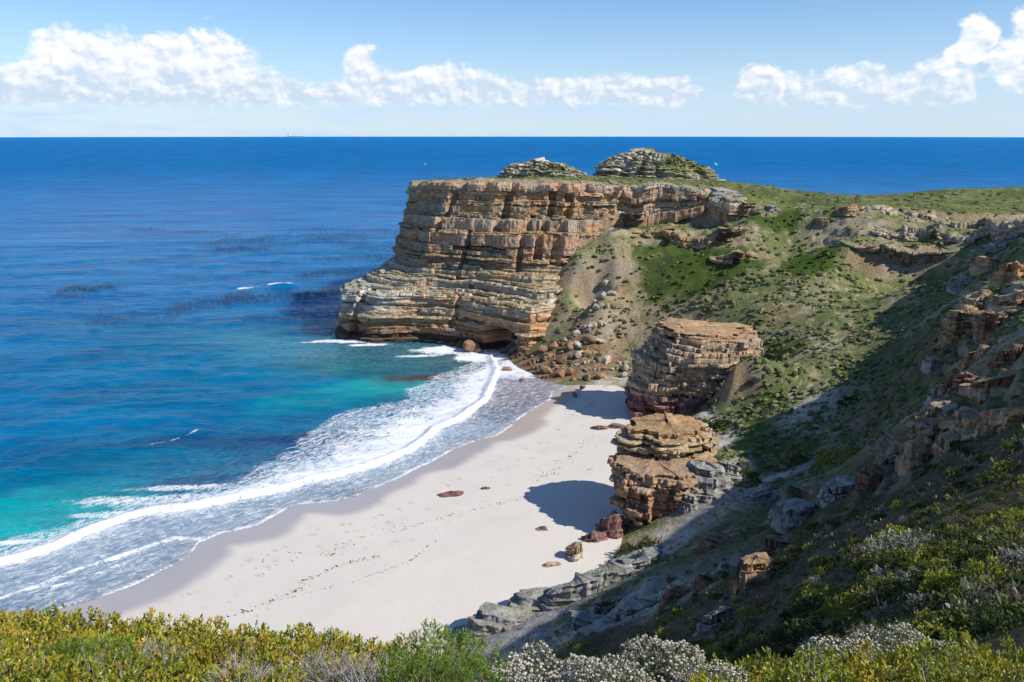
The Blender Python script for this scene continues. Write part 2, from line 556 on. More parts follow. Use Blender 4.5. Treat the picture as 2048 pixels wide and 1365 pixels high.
# ------------------------------------------------------------------ the lie of the land
hill_pts = [at_z(*p) for p in [
    # foot of the slope along the beach
    (900, 1296, 3.0), (960, 1270, 3.4), (1030, 1232, 3.4), (1100, 1200, 3.2), (1180, 1150, 3.2), (1250, 1100, 3.2), (1285, 1000, 3), (1285, 930, 2.6),
    (1275, 870, 2), (1280, 800, 2.2), (1290, 760, 2.6), (1210, 752, 2.2), (1150, 745, 2.2), (1090, 735, 1.5), (1050, 735, 0.5), (1000, 700, -1.0),
    (800, 1310, -2), (850, 1270, -2), (960, 1215, -2), (1040, 1170, -2), (1120, 1110, -2), (1180, 1050, -2), (1200, 960, -2), (1190, 880, -2), (1190, 820, -1.5), (1180, 790, -1),
    # between and behind the stacks
    (1420, 860, 6), (1450, 890, 8), (1480, 850, 8.5), (1400, 830, 6), (1480, 930, 9), (1560, 960, 12), (1440, 960, 9), (1390, 1010, 9.5), (1330, 1090, 6), (1300, 1130, 8),
    (1560, 830, 13), (1560, 725, 20.0), (1500, 715, 21.5), (1470, 735, 19), (1425, 925, 13.5), (1405, 955, 12.5), (1385, 985, 11), (1480, 770, 14.5), (1440, 800, 9.5), (1650, 780, 17), (1600, 700, 20), (1700, 690, 23), (1750, 600, 30), (1650, 620, 27), (1850, 600, 33), (1500, 760, 13),
    (1400, 720, 9), (1350, 760, 6), (1330, 660, 14), (1240, 690, 8), (1200, 720, 5.0), (1300, 600, 22), (1400, 600, 24), (1500, 620, 24),
    (1250, 560, 27), (1350, 520, 34), (1480, 520, 36), (1580, 500, 39), (1650, 480, 43), (1180, 640, 12),
    (1700, 560, 33), (1800, 580, 34), (1560, 560, 32), (1450, 680, 15.5),
    # shaded slope in the middle right
    (1700, 880, 16), (1640, 930, 14), (1760, 830, 22), (1450, 1050, 14), (1550, 1030, 17), (1650, 990, 21),
    (1200, 1250, 18), (1050, 1262, 7), (1100, 1300, 16), (1300, 1190, 18), (1400, 1120, 19), (1500, 1150, 27), (1300, 1290, 36), (1400, 1300, 45), (1550, 1230, 48),
    (1600, 1080, 36), (1700, 1050, 38), (1800, 950, 38), (1850, 850, 42), (1900, 780, 42), (1950, 900, 49), (2040, 850, 52), (2048, 760, 50),
    (1850, 700, 32), (1900, 640, 40), (1960, 600, 43), (2048, 540, 49), (2048, 640, 49), (1980, 690, 44),
    # near slope below the look-out
    (1720, 1268, 67.5), (1850, 1120, 66.5), (2048, 1100, 67), (1650, 1130, 55), (1800, 1050, 57), (2048, 980, 61), (1920, 1000, 58), (1600, 1280, 60), (1500, 1330, 60), (1900, 1230, 70), (2048, 1200, 71.5)]]
hill_pts += [at_y(*p) for p in [(1750, 425, 306), (1850, 440, 300), (1950, 450, 296), (2048, 455, 292), (1690, 450, 303), (1700, 498, 287), (1760, 510, 284), (1830, 514, 282), (1900, 505, 277), (1715, 532, 283), (1770, 556, 279.5), (1830, 556, 277.5), (1895, 542, 272), (1800, 470, 294), (1880, 475, 291), (1650, 420, 315),
                                (1580, 420, 322), (1500, 450, 318), (1225, 462, 329), (1200, 505, 322), (1175, 560, 314), (1150, 605, 307), (1130, 650, 300), (1215, 500, 321), (1230, 540, 314), (1205, 590, 304), (1190, 630, 296), (1270, 480, 327), (1330, 470, 327), (1400, 470, 325)]]
# the shelf the camera stands on, just under the tops of its shrubs
hill_pts += [(a, b, c - 0.42) for a, b, c in [at_y(*p) for p in [(-400, 1215, 7.2), (-200, 1228, 7.0), (0, 1242, 7.0), (200, 1262, 7.0), (400, 1272, 7.0), (600, 1284, 6.6), (800, 1306, 6.2), (1000, 1345, 5.2), (1150, 1335, 5.2), (1320, 1318, 5.4), (1450, 1350, 4.8), (1600, 1332, 4.9), (1800, 1322, 4.9), (2000, 1325, 4.9),
                                                             (-400, 1330, 4.4), (0, 1345, 4.4), (300, 1365, 4.4), (600, 1375, 4.3), (850, 1370, 4.4), (1700, 1365, 3.9), (2000, 1365, 3.9), (1700, 1300, 8.4), (1810, 1282, 10.4), (1905, 1308, 9.4)]]]
hill_pts += [(0, 0.5, 78.0), (-12, 2, 76.5), (-25, 3, 75), (-60, 0, 71), (-6, 11, 69.5), (0, 10.5, 70.5), (3.2, 10, 71), (-20, 11, 68),
             (-6, 16, 64), (0, 16, 65), (-30, 14, 62), (-60, 14, 56), (0, 40, 44), (-30, 40, 40), (-60, 40, 36), (0, 75, 22), (-30, 75, 15), (-60, 75, 12), (-90, 70, 4), (-120, 60, 0), (8, 80, 24), (-5, 100, 6), (-30, 100, -1), (-60, 96, -2),
             (12, -6, 82), (0, -12, 82), (-30, -12, 78), (30, -10, 83), (30, 12, 74), (37, 21, 71), (48, 30, 70.5), (60, 14, 78), (70, 45, 70), (62, 64, 71), (67, 81, 70), (84, 80, 78), (95, 98, 72), (94, 128, 59), (112, 120, 68),
             (120, 90, 80), (140, 120, 74), (140, 165, 56), (152, 190, 62), (155, 222, 72), (175, 205, 80), (200, 170, 80), (180, 250, 62), (190, 290, 52), (230, 220, 84), (230, 120, 96), (160, 60, 100), (100, 20, 104), (240, 40, 112),
             (-10, 295, -3), (-30, 310, -5), (-70, 320, -6), (-90, 350, -8), (-60, 270, -4), (-100, 200, -4), (0, 240, -1.0), (10, 255, -0.5), (-20, 200, -1), (-40, 160, -1), (0, 175, -2), (10, 200, -2), (0, 145, -2),
             (30, 360, 40), (60, 360, 45), (100, 360, 48), (0, 360, 30), (-40, 380, -8), (-60, 420, -10), (-80, 400, -12), (-20, 345, 2), (10, 330, 22), (150, 330, 50), (240, 330, 50), (240, 420, 48)]
HILL = Surf(hill_pts)

plateau_pts = [at_y(*p) for p in [(845, 371, 347), (920, 364, 352), (1000, 372, 337), (1000, 358, 372), (1080, 362, 360), (1170, 373, 337), (1200, 352, 400), (1280, 368, 355),
               (1400, 384, 337), (1400, 362, 385), (1500, 368, 372), (1510, 425, 321), (1580, 385, 352), (1640, 396, 340), (1680, 399, 338), (1720, 402, 330), (1800, 393, 352), (1900, 379, 392),
               (2048, 376, 405), (1750, 425, 300), (1850, 440, 290), (2048, 447, 281), (1950, 410, 330), (2300, 376, 405), (2300, 430, 290), (1600, 410, 330)]]
plateau_pts += [(-30, 400, 58.5), (0, 440, 57.5), (60, 440, 57), (110, 430, 54), (150, 400, 50), (-35, 430, 57), (130, 390, 52), (250, 470, 47), (330, 480, 44), (330, 400, 52), (200, 450, 48), (60, 520, 50), (0, 520, 50)]
PLATEAU = Surf(plateau_pts)
PLAT_POLY = [(-33, 350), (-27, 343), (0, 340), (28, 338), (34, 342), (60, 340), (75, 335), (96, 321), (110, 322), (122, 315), (135, 309), (155, 303), (180, 299), (220, 294), (300, 292),
             (420, 300), (420, 470), (260, 490), (150, 430), (110, 470), (60, 520), (-10, 520), (-36, 440), (-40, 380)]


def land_parts(x, y):
    h = HILL(x, y)
    sd = poly_sd(x, y, PLAT_POLY)
    p0 = PLATEAU(x, y)
    h = np.where((sd > -16) & (np.asarray(x) > 90), np.minimum(h, p0 + 0.2), h)
    pl = p0 + np.minimum(sd, 0) * np.where(np.asarray(x) < 112, 14.0, 5.0)
    h = h - 25.0 * sstep(0.5, 6.0, sd)          # the plateau has its own surface
    return h, pl, sd


def sm_terrace(z, step, sharp):
    q = z / step
    f = q - np.floor(q)
    return (np.floor(q) + np.clip((f - 0.5) * sharp + 0.5, 0, 1) * 0.85 + f * 0.15) * step


# rocky zones of the slope: (x, y, radius, strength) in metres
def zone(x, y, lst):
    w = np.zeros(np.shape(x))
    for (cx, cy, rx, ry, s) in lst:
        w = np.maximum(w, s * np.clip(1.25 - np.sqrt(((x - cx) / rx) ** 2 + ((y - cy) / ry) ** 2), 0, 1) * 1.0)
    return np.clip(w * 1.6, 0, 1)


ROCK_ZONES = [(at_z(1880, 830, 44)[0], at_z(1880, 830, 44)[1], 22, 16, 1), (92, 160, 22, 28, 1), (76, 108, 22, 16, 1), (30, 100, 14, 12, .9), (14, 106, 16, 14, 1), (40, 140, 16, 10, .8), (50, 122, 22, 14, .8),
              (150, 288, 34, 10, 1), (120, 300, 20, 10, .8), (112, 200, 16, 26, .9), (60, 85, 16, 14, .7), (190, 284, 40, 12, .9), (60, 330, 40, 8, .7)]


def land_z(x, y, detail=True):
    h, pl, sd = land_parts(x, y)
    if detail:
        rk = zone(x, y, ROCK_ZONES)
        r = np.hypot(x, y)
        near = sstep(4, 30, r)
        n1 = fbm(x / 22, y / 22, 5, 21)
        n2 = fbm(x / 4.5, y / 4.5, 4, 33)
        beachy = sstep(2.5, 7, h)
        h = h + (n1 * 1.7 + n2 * 0.45) * near * (0.15 + 0.85 * beachy)
        ht = sm_terrace(h + 2.4 * fbm(x / 12, y / 12, 4, 55), 3.4, 3.0) - 0.3
        blk = np.abs(fbm(x / 5.5, y / 5.5, 3, 61)) * 2.2 - 0.5
        h = lerp(h, ht + blk * 0.9, 0.6 * rk * sstep(0.1, 0.5, rk + 0.35 * n1) * beachy)
        pl = pl + (fbm(x / 16, y / 16, 4, 71) * 0.8 + fbm(x / 3.2, y / 3.2, 3, 72) * 0.18) * sstep(-2, 4, sd)
    return np.maximum(h, pl)


C_SOIL = (0.36, 0.29, 0.185); C_PALE = (0.46, 0.39, 0.28); C_GREEN = (0.145, 0.170, 0.060); C_BRIGHT = (0.085, 0.145, 0.018); C_DARK = (0.048, 0.062, 0.024)
C_GREY = (0.27, 0.25, 0.22); C_SAND = (0.56, 0.50, 0.43); C_ORANGE = (0.36, 0.19, 0.085)


_BN = {}


def blob(x, y, cx, cy, rx, ry, rot=0.0, soft=0.5, seed=0):
    c, s = math.cos(rot), math.sin(rot)
    key = (id(x), seed % 3)
    if _BN.get('x') is not x:
        _BN.clear(); _BN['x'] = x
    if key not in _BN:
        _BN[key] = 0.35 * fbm(x / 5, y / 5, 3, 90 + seed % 3)
    dx, dy = x - cx, y - cy
    u = (dx * c + dy * s) / rx; v = (-dx * s + dy * c) / ry
    q = np.sqrt(u * u + v * v) + _BN[key]
    return sstep(1.0 + soft * 0.5, 1.0 - soft * 0.5, q)


def P2(x, y, z):
    return at_z(x, y, z)[:2]


def land_color(x, y, z, nz):
    n1 = fbm(x / 17, y / 17, 5, 201); n2 = fbm(x / 4.2, y / 4.2, 4, 202); n3 = fbm(x / 1.6, y / 1.6, 3, 203)
    c = mixc(C_SOIL, C_GREEN, sstep(-0.22, 0.08, n1 * 0.7 + n2 * 0.5 + n3 * 0.35 + 0.12))
    c = mixc(c, C_PALE, sstep(0.16, 0.40, n2 * 0.6 + n3 * 0.5 - n1 * 0.4))
    # scree slope under the headland is tan
    t = np.maximum(blob(x, y, *P2(1290, 640, 15), 26, 26, 0, .8), blob(x, y, *P2(1400, 600, 22), 26, 12, 0, .8))
    c = mixc(c, mixc((0.34, 0.27, 0.16), (0.16, 0.15, 0.06), sstep(-0.05, 0.25, n2 + n3 * 0.5)), t * 0.9)
    # green slope in the bowl
    g = blob(x, y, *P2(1600, 640, 25), 22, 30, -0.5, 1.0, 2)
    c = mixc(c, mixc(C_GREEN, C_SOIL, sstep(0.0, 0.3, n2 + n3 * 0.4)), g * 0.75)
    for i, (px_, py_, pz, rx, ry, rot) in enumerate([(1400, 548, 31, 21, 11, -0.15), (1345, 535, 31, 15, 8, -.2), (1625, 500, 41, 8.5, 10, -0.7), (1540, 470, 42, 11, 13, 0.2), (1590, 530, 36, 5, 9, -.6),
                                                     (1280, 500, 34, 5, 9, 0), (1530, 700, 18, 10, 12, 0.4), (1560, 905, 11, 9, 8, 0.5), (1500, 880, 9, 7, 7, 0.3), (1530, 830, 11, 7, 8, 0), (1290, 720, 6, 5, 4, 0), (1340, 690, 11, 6, 5, 0)]):
        b_ = blob(x, y, *P2(px_, py_, pz), rx, ry, rot, 0.25, i)
        c = mixc(c, mixc((0.062, 0.105, 0.016), (0.045, 0.066, 0.018), sstep(-0.1, 0.35, n1 + n2)), b_ * (0.95 if i < 6 else 0.8))
    # near slope: soil under shrubs, its colour darkened to deepen the shade there
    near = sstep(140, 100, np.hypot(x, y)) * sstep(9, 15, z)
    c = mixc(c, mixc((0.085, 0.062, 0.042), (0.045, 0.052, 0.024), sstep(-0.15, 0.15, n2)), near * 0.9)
    # sandy ground among the stacks and in the bowl
    for i, (px_, py_, pz, rx, ry, rot, s) in enumerate([(1660, 800, 18, 13, 10, 0.5, .75), (1440, 880, 7.5, 4, 8, -0.7, 1), (1520, 955, 11, 13, 3.2, 0.35, 1), (1700, 920, 17, 13, 5, 0.3, .85), (1400, 840, 6, 4.5, 5, 0, .9),
                                                        (1340, 1080, 6.5, 7, 5, .3, 1), (1270, 1120, 5, 7, 5, .3, 1), (1430, 960, 9, 9, 4, .3, .9), (1230, 760, 2.2, 9, 4, 0, .8), (1000, 1290, 8, 8, 6, 0, .8), (1350, 1200, 20, 12, 14, 0, .8), (1420, 1150, 21, 10, 10, 0, .75), (1450, 930, 9.5, 7, 6, .3, .9), (1150, 1270, 14, 10, 8, 0, .7), (1650, 700, 21, 5, 3, .5, .7)]):
        b_ = blob(x, y, *P2(px_, py_, pz), rx, ry, rot, 0.8, 30 + i)
        c = mixc(c, mixc(C_SAND, (0.34, 0.27, 0.19), sstep(0.05, 0.4, n2 + n3)), b_ * s)
    for i, (px_, py_, pz, rx, ry, rot) in enumerate([(1040, 1250, 5, 10, 5, .9), (1150, 1200, 6, 13, 6, .9), (1240, 1160, 7, 10, 5, .9), (1180, 1260, 15, 10, 8, .5), (1420, 1005, 10, 9, 5, .3)]):
        b_ = blob(x, y, *P2(px_, py_, pz), rx, ry, rot, 0.8, 40 + i)
        c = mixc(c, mixc((0.30, 0.30, 0.29), (0.40, 0.36, 0.31), sstep(-0.1, 0.2, n2 + n3)), b_ * 0.9)
    b_ = np.maximum(blob(x, y, *P2(1090, 738, 1.0), 16, 14, 0, .6, 1), blob(x, y, *P2(1170, 725, 3.0), 12, 14, 0, .6, 1))
    c = mixc(c, mixc((0.20, 0.115, 0.065), (0.30, 0.22, 0.15), sstep(-0.1, 0.2, n2 + n3)), b_ * 0.95)
    # bare orange soil scars
    for i, (px_, py_, pz, rx, ry) in enumerate([(1600, 430, 46, 4, 9), (1665, 440, 47, 4, 12), (1560, 600, 29, 5, 8), (1610, 875, 13, 5, 2.5), (1230, 620, 17, 5, 6)]):
        b_ = blob(x, y, *P2(px_, py_, pz), rx, ry, 0, 1.0, 50 + i)
        c = mixc(c, C_ORANGE, b_ * 0.45 * sstep(-0.2, 0.2, n3))
    rk = zone(x, y, ROCK_ZONES) * sstep(0.92, 0.72, nz)
    c = mixc(c, mixc((0.36, 0.30, 0.22), (0.32, 0.21, 0.13), sstep(-0.1, 0.3, n1 + n2 * 0.5)), np.maximum(rk, 0.85 * sstep(0.80, 0.60, nz)) * (1 - 0.75 * near))
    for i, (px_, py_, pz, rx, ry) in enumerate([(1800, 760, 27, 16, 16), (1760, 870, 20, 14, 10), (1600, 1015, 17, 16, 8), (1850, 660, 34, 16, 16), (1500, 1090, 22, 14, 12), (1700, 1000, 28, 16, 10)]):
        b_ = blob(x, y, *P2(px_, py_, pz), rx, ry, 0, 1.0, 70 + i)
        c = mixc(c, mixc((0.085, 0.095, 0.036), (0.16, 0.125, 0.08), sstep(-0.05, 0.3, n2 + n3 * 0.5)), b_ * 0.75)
    # plateau: olive grass with pale stony patches
    sd = poly_sd(x, y, PLAT_POLY)
    top = sstep(-1, 3, sd)
    pc = mixc((0.135, 0.155, 0.045), (0.085, 0.110, 0.034), sstep(-0.15, 0.2, n1 + 0.4 * n2))
    pc = mixc(pc, (0.33, 0.29, 0.20), sstep(0.16, 0.36, n2 * 0.7 + n3 * 0.5) * 0.8)
    pc = mixc(pc, (0.36, 0.30, 0.21), sstep(7, 1, sd) * sstep(-0.05, 0.2, n2 + n3 * 0.6) * 0.8)
    c = mixc(c, pc, top)
    return c


def polar_grid(th, rr):
    T, R = np.meshgrid(th, rr)
    return np.sin(T) * R, np.cos(T) * R


def build_land():
    d = math.radians
    th = np.concatenate([np.linspace(d(-95), d(-36), 40)[:-1], np.linspace(d(-36), d(-13), 60)[:-1], np.linspace(d(-13), d(33), 445)[:-1], np.linspace(d(33), d(95), 70)])
    rr = np.concatenate([np.geomspace(1.0, 12, 40)[:-1], np.geomspace(12, 80, 160)[:-1], np.geomspace(80, 270, 350)[:-1], np.geomspace(270, 400, 170)[:-1], np.geomspace(400, 640, 50)])
    X, Y = polar_grid(th, rr)
    nr, nc = X.shape
    Z = land_z(X, Y)
    # normals
    V = np.stack([X, Y, Z], -1)
    du = np.gradient(V, axis=1); dv = np.gradient(V, axis=0)
    n = np.cross(dv, du); n /= np.linalg.norm(n, axis=-1, keepdims=True) + 1e-9
    nz = np.abs(n[..., 2])
    V = V.reshape(-1, 3)
    F = grid_faces(nr, nc)[:, ::-1]
    low = V[:, 2] > -2.5
    m = (V[:, 1] < 330) & (V[:, 0] < 70) & (V[:, 2] < 8)
    low[m] = V[m, 2] > beach_z(V[m, 0], V[m, 1]) - 0.6
    keep = low[F].any(1)
    V, F, nz = compact(V, F, keep, nz.ravel())
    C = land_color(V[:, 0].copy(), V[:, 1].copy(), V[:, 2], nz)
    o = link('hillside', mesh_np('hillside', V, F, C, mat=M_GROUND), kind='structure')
    print('hillside faces', len(F))
    return o


def build_beach():
    d = math.radians
    th = np.linspace(d(-48), d(30), 310)
    rr = np.geomspace(75, 330, 240)
    X, Y = polar_grid(th, rr)
    sd, arc = shore_d(X, Y)
    Z = beach_z(X, Y)
    n = fbm(X / 6, Y / 6, 3, 301)
    wetw = 6.5 + 5.0 * fbm(arc / 18, arc * 0, 2, 7) + 3.5 * sstep(110, 60, arc)
    wet = sstep(wetw + 2.0, wetw - 2.0, sd + n * 0.8)
    trod = sstep(22, 34, sd + n * 6)
    C = mixc((0.625, 0.58, 0.515), (0.40, 0.37, 0.365), wet)
    C = mixc(C, (0.47, 0.375, 0.30), wet * sstep(0.2, 0.8, sstep(200, 232, Y)) * 0.6)
    # wrack lines of weed, old swash marks
    for k, (off, wv, am) in enumerate([(13, 3.5, .50), (19, 5, .38), (27, 5, .30)]):
        l = np.abs(sd - off - wv * fbm(arc / 15, arc * 0 + k, 3, 311 + k))
        C = mixc(C, (0.22, 0.17, 0.13), am * sstep(0.7, 0.1, l) * sstep(0.05, 0.35, fbm(X / 1.5, Y / 1.5, 3, 320 + k)))
    V = np.stack([X, Y, Z], -1).reshape(-1, 3)
    F = grid_faces(*X.shape)[:, ::-1]
    keep = ((sd.ravel() > -45) & (V[:, 0] < 75))[F].all(1)
    V, F, C, w, t = compact(V, F, keep, C.reshape(-1, 3), wet.ravel(), trod.ravel())
    link('beach', mesh_np('beach', V, F, C, {'wet': w, 'trod': t}, M_SAND), kind='structure')


def band(x, y, line, w_in, w_out):
    """1 on a line, fading over w_in on its left (sea) side and w_out on its right"""
    d, s, a = seg_dist(x, y, line)
    return np.where(s > 0, sstep(w_in, 0, d), sstep(w_out, 0, d)), a


def build_sea():
    d = math.radians
    th = np.concatenate([np.linspace(d(-60), d(-33), 40)[:-1], np.linspace(d(-33), d(14), 450)[:-1], np.linspace(d(14), d(60), 60)])
    rr = np.concatenate([np.geomspace(80, 330, 400)[:-1], np.geomspace(330, 1500, 110)[:-1], np.geomspace(1500, 60000, 60)])
    X, Y = polar_grid(th, rr)
    sh = X.shape
    R = np.hypot(X, Y)
    near = R < 700
    foam = np.zeros(sh); lace = np.zeros(sh); sv = Y.copy(); su = X.copy()
    C = np.empty(sh + (3,))
    Z = np.zeros(sh)
    x, y = X[near], Y[near]
    sd, arc = shore_d(x, y)
    dep = np.maximum(-sd, (y - 318) * 2.5)       # metres out from the waterline
    n1 = fbm(x / 30, y / 30, 4, 401); n2 = fbm(x / 9, y / 9, 4, 402); n3 = fbm(x / 3, y / 3, 3, 403)
    deep = np.array((0.0, 0.122, 0.310)); mid = np.array((0.0, 0.118, 0.255)); teal = np.array((0.0, 0.195, 0.265)); navy = np.array((0.004, 0.040, 0.13)); wash = np.array((0.22, 0.30, 0.39)); murk = np.array((0.035, 0.115, 0.125))
    c = mixc(mid, deep, sstep(60, 190, dep + n1 * 40))
    c = mixc(c, teal, sstep(75, 22, dep + n1 * 30) * 0.55)
    for i, (px_, py_, rx, ry, rot, col, s) in enumerate([(20, 1030, 26, 16, .3, (0.0, 0.29, 0.32), .85), (-120, 1080, 30, 16, .3, (0.0, 0.29, 0.32), .8), (680, 790, 26, 14, .5, (0.0, 0.235, 0.275), .6), (780, 770, 16, 12, .5, (0.02, 0.26, 0.26), .65), (560, 900, 24, 9, .45, navy, .85), (430, 960, 16, 5, .3, navy, .7),
                                                        (420, 880, 22, 6, .1, navy, .6), (250, 930, 40, 7, .2, (0.0, 0.13, 0.24), .6), (830, 720, 40, 22, 0, murk, .95), (760, 700, 24, 14, 0, (0.01, 0.13, 0.17), .8), (730, 730, 20, 16, 0, (0.01, 0.14, 0.19), .7),
                                                        (860, 757, 16, 4.0, .15, (0.07, 0.045, 0.045), .9), (1030, 790, 13, 9, .2, (0.085, 0.07, 0.07), .85), (620, 660, 26, 10, 0, (0.0, 0.07, 0.15), .6), (560, 640, 40, 8, 0.1, (0.0, 0.06, 0.17), .5)]):
        cx, cy = at_z(px_, py_, 0)[:2]
        c = mixc(c, col, blob(x, y, cx, cy, rx, ry, rot, 1.0, 60 + i) * s)
    # inshore wash over pale sand
    rd, rs, ra = seg_dist(x, y, ROLLER)
    inside = (rs < 0) & (sd < 0)                  # between roller and beach
    north = sstep(215, 245, y)
    ins = np.where(inside, sstep(0, 2.5, rd), 0.0) * sstep(320, 300, y)
    c = mixc(c, mixc(wash, np.array((0.22, 0.20, 0.24)), north), ins * 0.85)
    c = mixc(c, (0.40, 0.40, 0.44), sstep(4.0, 0.0, dep) * (sd < 0) * 0.6)
    bd, bs, ba = seg_dist(x, y, ROLLBACK)
    mid_band = (rs > 0) & (bs < 0)                # white water between roller and its tail
    wid = rd + bd
    tt = np.where(wid > 0, rd / (wid + 1e-6), 0)
    f = np.where(mid_band, lerp(0.68, 0.43, sstep(0.02, 0.85, tt + 0.4 * n2 + 0.15 * n3)), 0.0)
    f = np.maximum(f, sstep(2.0, 0.2, rd + n3 * 1.2) * np.clip(0.72 + 0.35 * n2 + 0.3 * n3, 0.45, 0.86) * sstep(318, 305, y))
    f = np.maximum(f, np.where(inside, 0.375 + 0.10 * n2 + 0.14 * sstep(5, 0, rd), 0) * (1 - 0.15 * north))
    f = np.maximum(f, np.where(~inside & ~mid_band & (sd < 0), 0.44 * sstep(9, 0, bd + n2 * 4), 0))
    for ln, w in ((INNER, 1.5), (INNER2, 0.7)):
        b_, _ = band(x, y, ln, w * 1.0, w * 1.6)
        f = np.maximum(f, b_ * np.clip(0.56 + 0.4 * n2 + 0.35 * n3, 0.3, 0.8))
    f = np.maximum(f, sstep(0.85, 0.15, np.abs(sd + 0.35)) * np.clip(0.58 + 0.35 * n2, 0.3, 0.74) * (sd < 0.3))          # swash edge
    # foam round the foot of the headland and loose patches
    for (px_, py_, rx, ry, s) in [(690, 681, 17, 3.0, .75), (740, 690, 10, 2.5, .6), (640, 685, 9, 1.6, .6), (900, 700, 14, 7, .66), (860, 700, 9, 3, .60), (960, 715, 10, 8, .72), (1030, 740, 11, 14, .58), (840, 712, 10, 2.0, .60), (920, 690, 8, 4, .66),
                                  (985, 690, 5, 4, .6), (720, 684, 22, 2.0, .6), (330, 1000, 20, 4, .50), (230, 1000, 12, 3, .48), (200, 1030, 8, 2, .52), (40, 1085, 6, 1.2, .66), (360, 975, 14, 2, .5)]:
        cx, cy = at_z(px_, py_, 0)[:2]
        f = np.maximum(f, s * blob(x, y, cx, cy, rx, ry, 0.1, 1.0, 80))
    for pts, w in (([(250, 906), (310, 888), (366, 872), (395, 860)], 1.1), ([(482, 575), (520, 572)], 4.6), ([(546, 569), (577, 566)], 5.2), ([(440, 700), (480, 695)], .7), ([(330, 685), (350, 690)], .6)):
        b_, _ = band(x, y, [at_z(a, b, 0)[:2] for a, b in pts], w, w * 1.3)
        f = np.maximum(f, b_ * (0.95 if w > 2 else np.clip(0.40 + 0.5 * n2 + 0.3 * n3, 0, 0.6)))
    lc = np.where(inside, 0.75, 0) + 0.22 * sstep(60, 10, dep) * (sd < 0) * (~inside)
    # relief: the roller stands up, smaller lines behind it
    zz = 0.9 * sstep(3.2, 0.2, rd + 0.8 * n3) * (rs > -0.5) * sstep(318, 295, y) + 0.25 * np.where(mid_band, 1 - tt, 0) + 0.10 * np.where(inside, sstep(0, 3, rd) * (0.6 + n3), 0)
    for ln in (INNER, INNER2):
        b_, _ = band(x, y, ln, 1.5, 1.0)
        zz = np.maximum(zz, 0.35 * b_)
    b_, _ = band(x, y, [at_z(a, b, 0)[:2] for a, b in [(490, 578), (540, 575), (590, 570)]], 4, 4)
    zz = np.maximum(zz, 1.4 * b_)
    swell = np.sin((y * 0.9 - x * 0.35) * 2 * math.pi / 41 + 4.5 * n1) * 0.28 + np.sin((y * 0.98 - x * 0.2) * 2 * math.pi / 13 + 4 * n2) * 0.08 + n2 * 0.40 + n3 * 0.14
    zz = zz + swell * sstep(14, 60, dep) * sstep(-0.01, 0.2, (~inside).astype(float) - 0)
    # never above the sand at the very edge
    zz = np.where(sd > -1.2, zz * sstep(0, 1.2, -sd) * 0.3, zz)
    foam[near] = f; lace[near] = lc; su[near] = arc; sv[near] = sd
    Z[near] = zz
    C[near] = c
    fx = ~near
    n4 = fbm(X[fx] / 160, Y[fx] / 60, 4, 420)
    C[fx] = mixc(np.array((0.0, 0.112, 0.315)), np.array((0.0, 0.135, 0.35)), sstep(-0.2, 0.3, n4))
    C[fx] = mixc(C[fx], np.array((0.0, 0.155, 0.41)), sstep(2500, 16000, R[fx]))
    Z = Z - R * R / (2 * 6.371e6)
    far = sstep(250, 2500, R)
    V = np.stack([X, Y, Z], -1).reshape(-1, 3)
    F = grid_faces(*sh)[:, ::-1]
    sdf = np.full(sh, -50.0); sdf[near] = sd
    keep = (sdf.ravel() < 2.0)[F].any(1) | (Y.ravel()[F] > 330).all(1)
    V, F, C, a, b, cc, dd, e = compact(V, F, keep, C.reshape(-1, 3), foam.ravel(), lace.ravel(), su.ravel(), sv.ravel(), far.ravel())
    link('sea', mesh_np('sea', V, F, C, {'foam': a, 'lace': b, 'su': cc, 'sv': dd, 'far': e}, M_SEA), kind='structure')


build_sea()
build_beach()
build_land()


# ------------------------------------------------------------------ layered rock
def hit(pts, zofs=0.0, ymin=6.0, ymax=460.0):
    """where the sight line through each picture point meets the ground"""
    pts = np.asarray(pts, float)
    xc = (pts[:, 0] - IW / 2) / FPX; yc = -(pts[:, 1] - IH / 2) / FPX
    dy = math.cos(PITCH) + yc * math.sin(PITCH); dz = -math.sin(PITCH) + yc * math.cos(PITCH)
    Ys = np.geomspace(ymin, ymax, 260)
    T = Ys[None, :] / dy[:, None]
    X = xc[:, None] * T; Y = np.broadcast_to(Ys[None, :], T.shape); Z = CAM_Z + dz[:, None] * T
    G = np.maximum(land_z(X, Y, False), beach_z(X, Y)) if len(pts) < 60 else np.maximum(land_z(X, Y, False), -0.2)
    below = Z < G + zofs
    k = np.where(below.any(1), below.argmax(1), T.shape[1] - 1)
    i = np.arange(len(pts))
    x, y = X[i, k], Y[i, k]
    z = np.maximum(land_z(x, y, True), beach_z(x, y))
    return np.stack([x, y, z], -1)


def resample(pts, n):
    pts = np.asarray(pts, float)
    d = np.concatenate([[0], np.cumsum(np.linalg.norm(np.diff(pts[:, :2], axis=0), axis=1))])
    u = np.linspace(0, d[-1], n)
    return np.stack([np.interp(u, d, pts[:, k]) for k in range(pts.shape[1])], -1)


def blocks(s, width, seed):
    """piecewise constant value along s with uneven block widths, plus a flag at the joints"""
    r = np.random.default_rng(seed)
    sp = width * (0.25 + r.gamma(1.3, 0.75, int(s[-1] / width * 3) + 20))
    e = np.cumsum(sp) - sp[0] * r.uniform()
    k = np.searchsorted(e, s)
    v = np.clip(r.normal(0, 0.16, len(e) + 1) + np.where(r.uniform(size=len(e) + 1) < 0.16, r.normal(0, 0.5, len(e) + 1), 0), -1, 1) + 0.5
    d = np.minimum(np.abs(s - e[np.clip(k, 0, len(e) - 1)]), np.abs(s - e[np.clip(k - 1, 0, len(e) - 1)]))
    return v[k], d


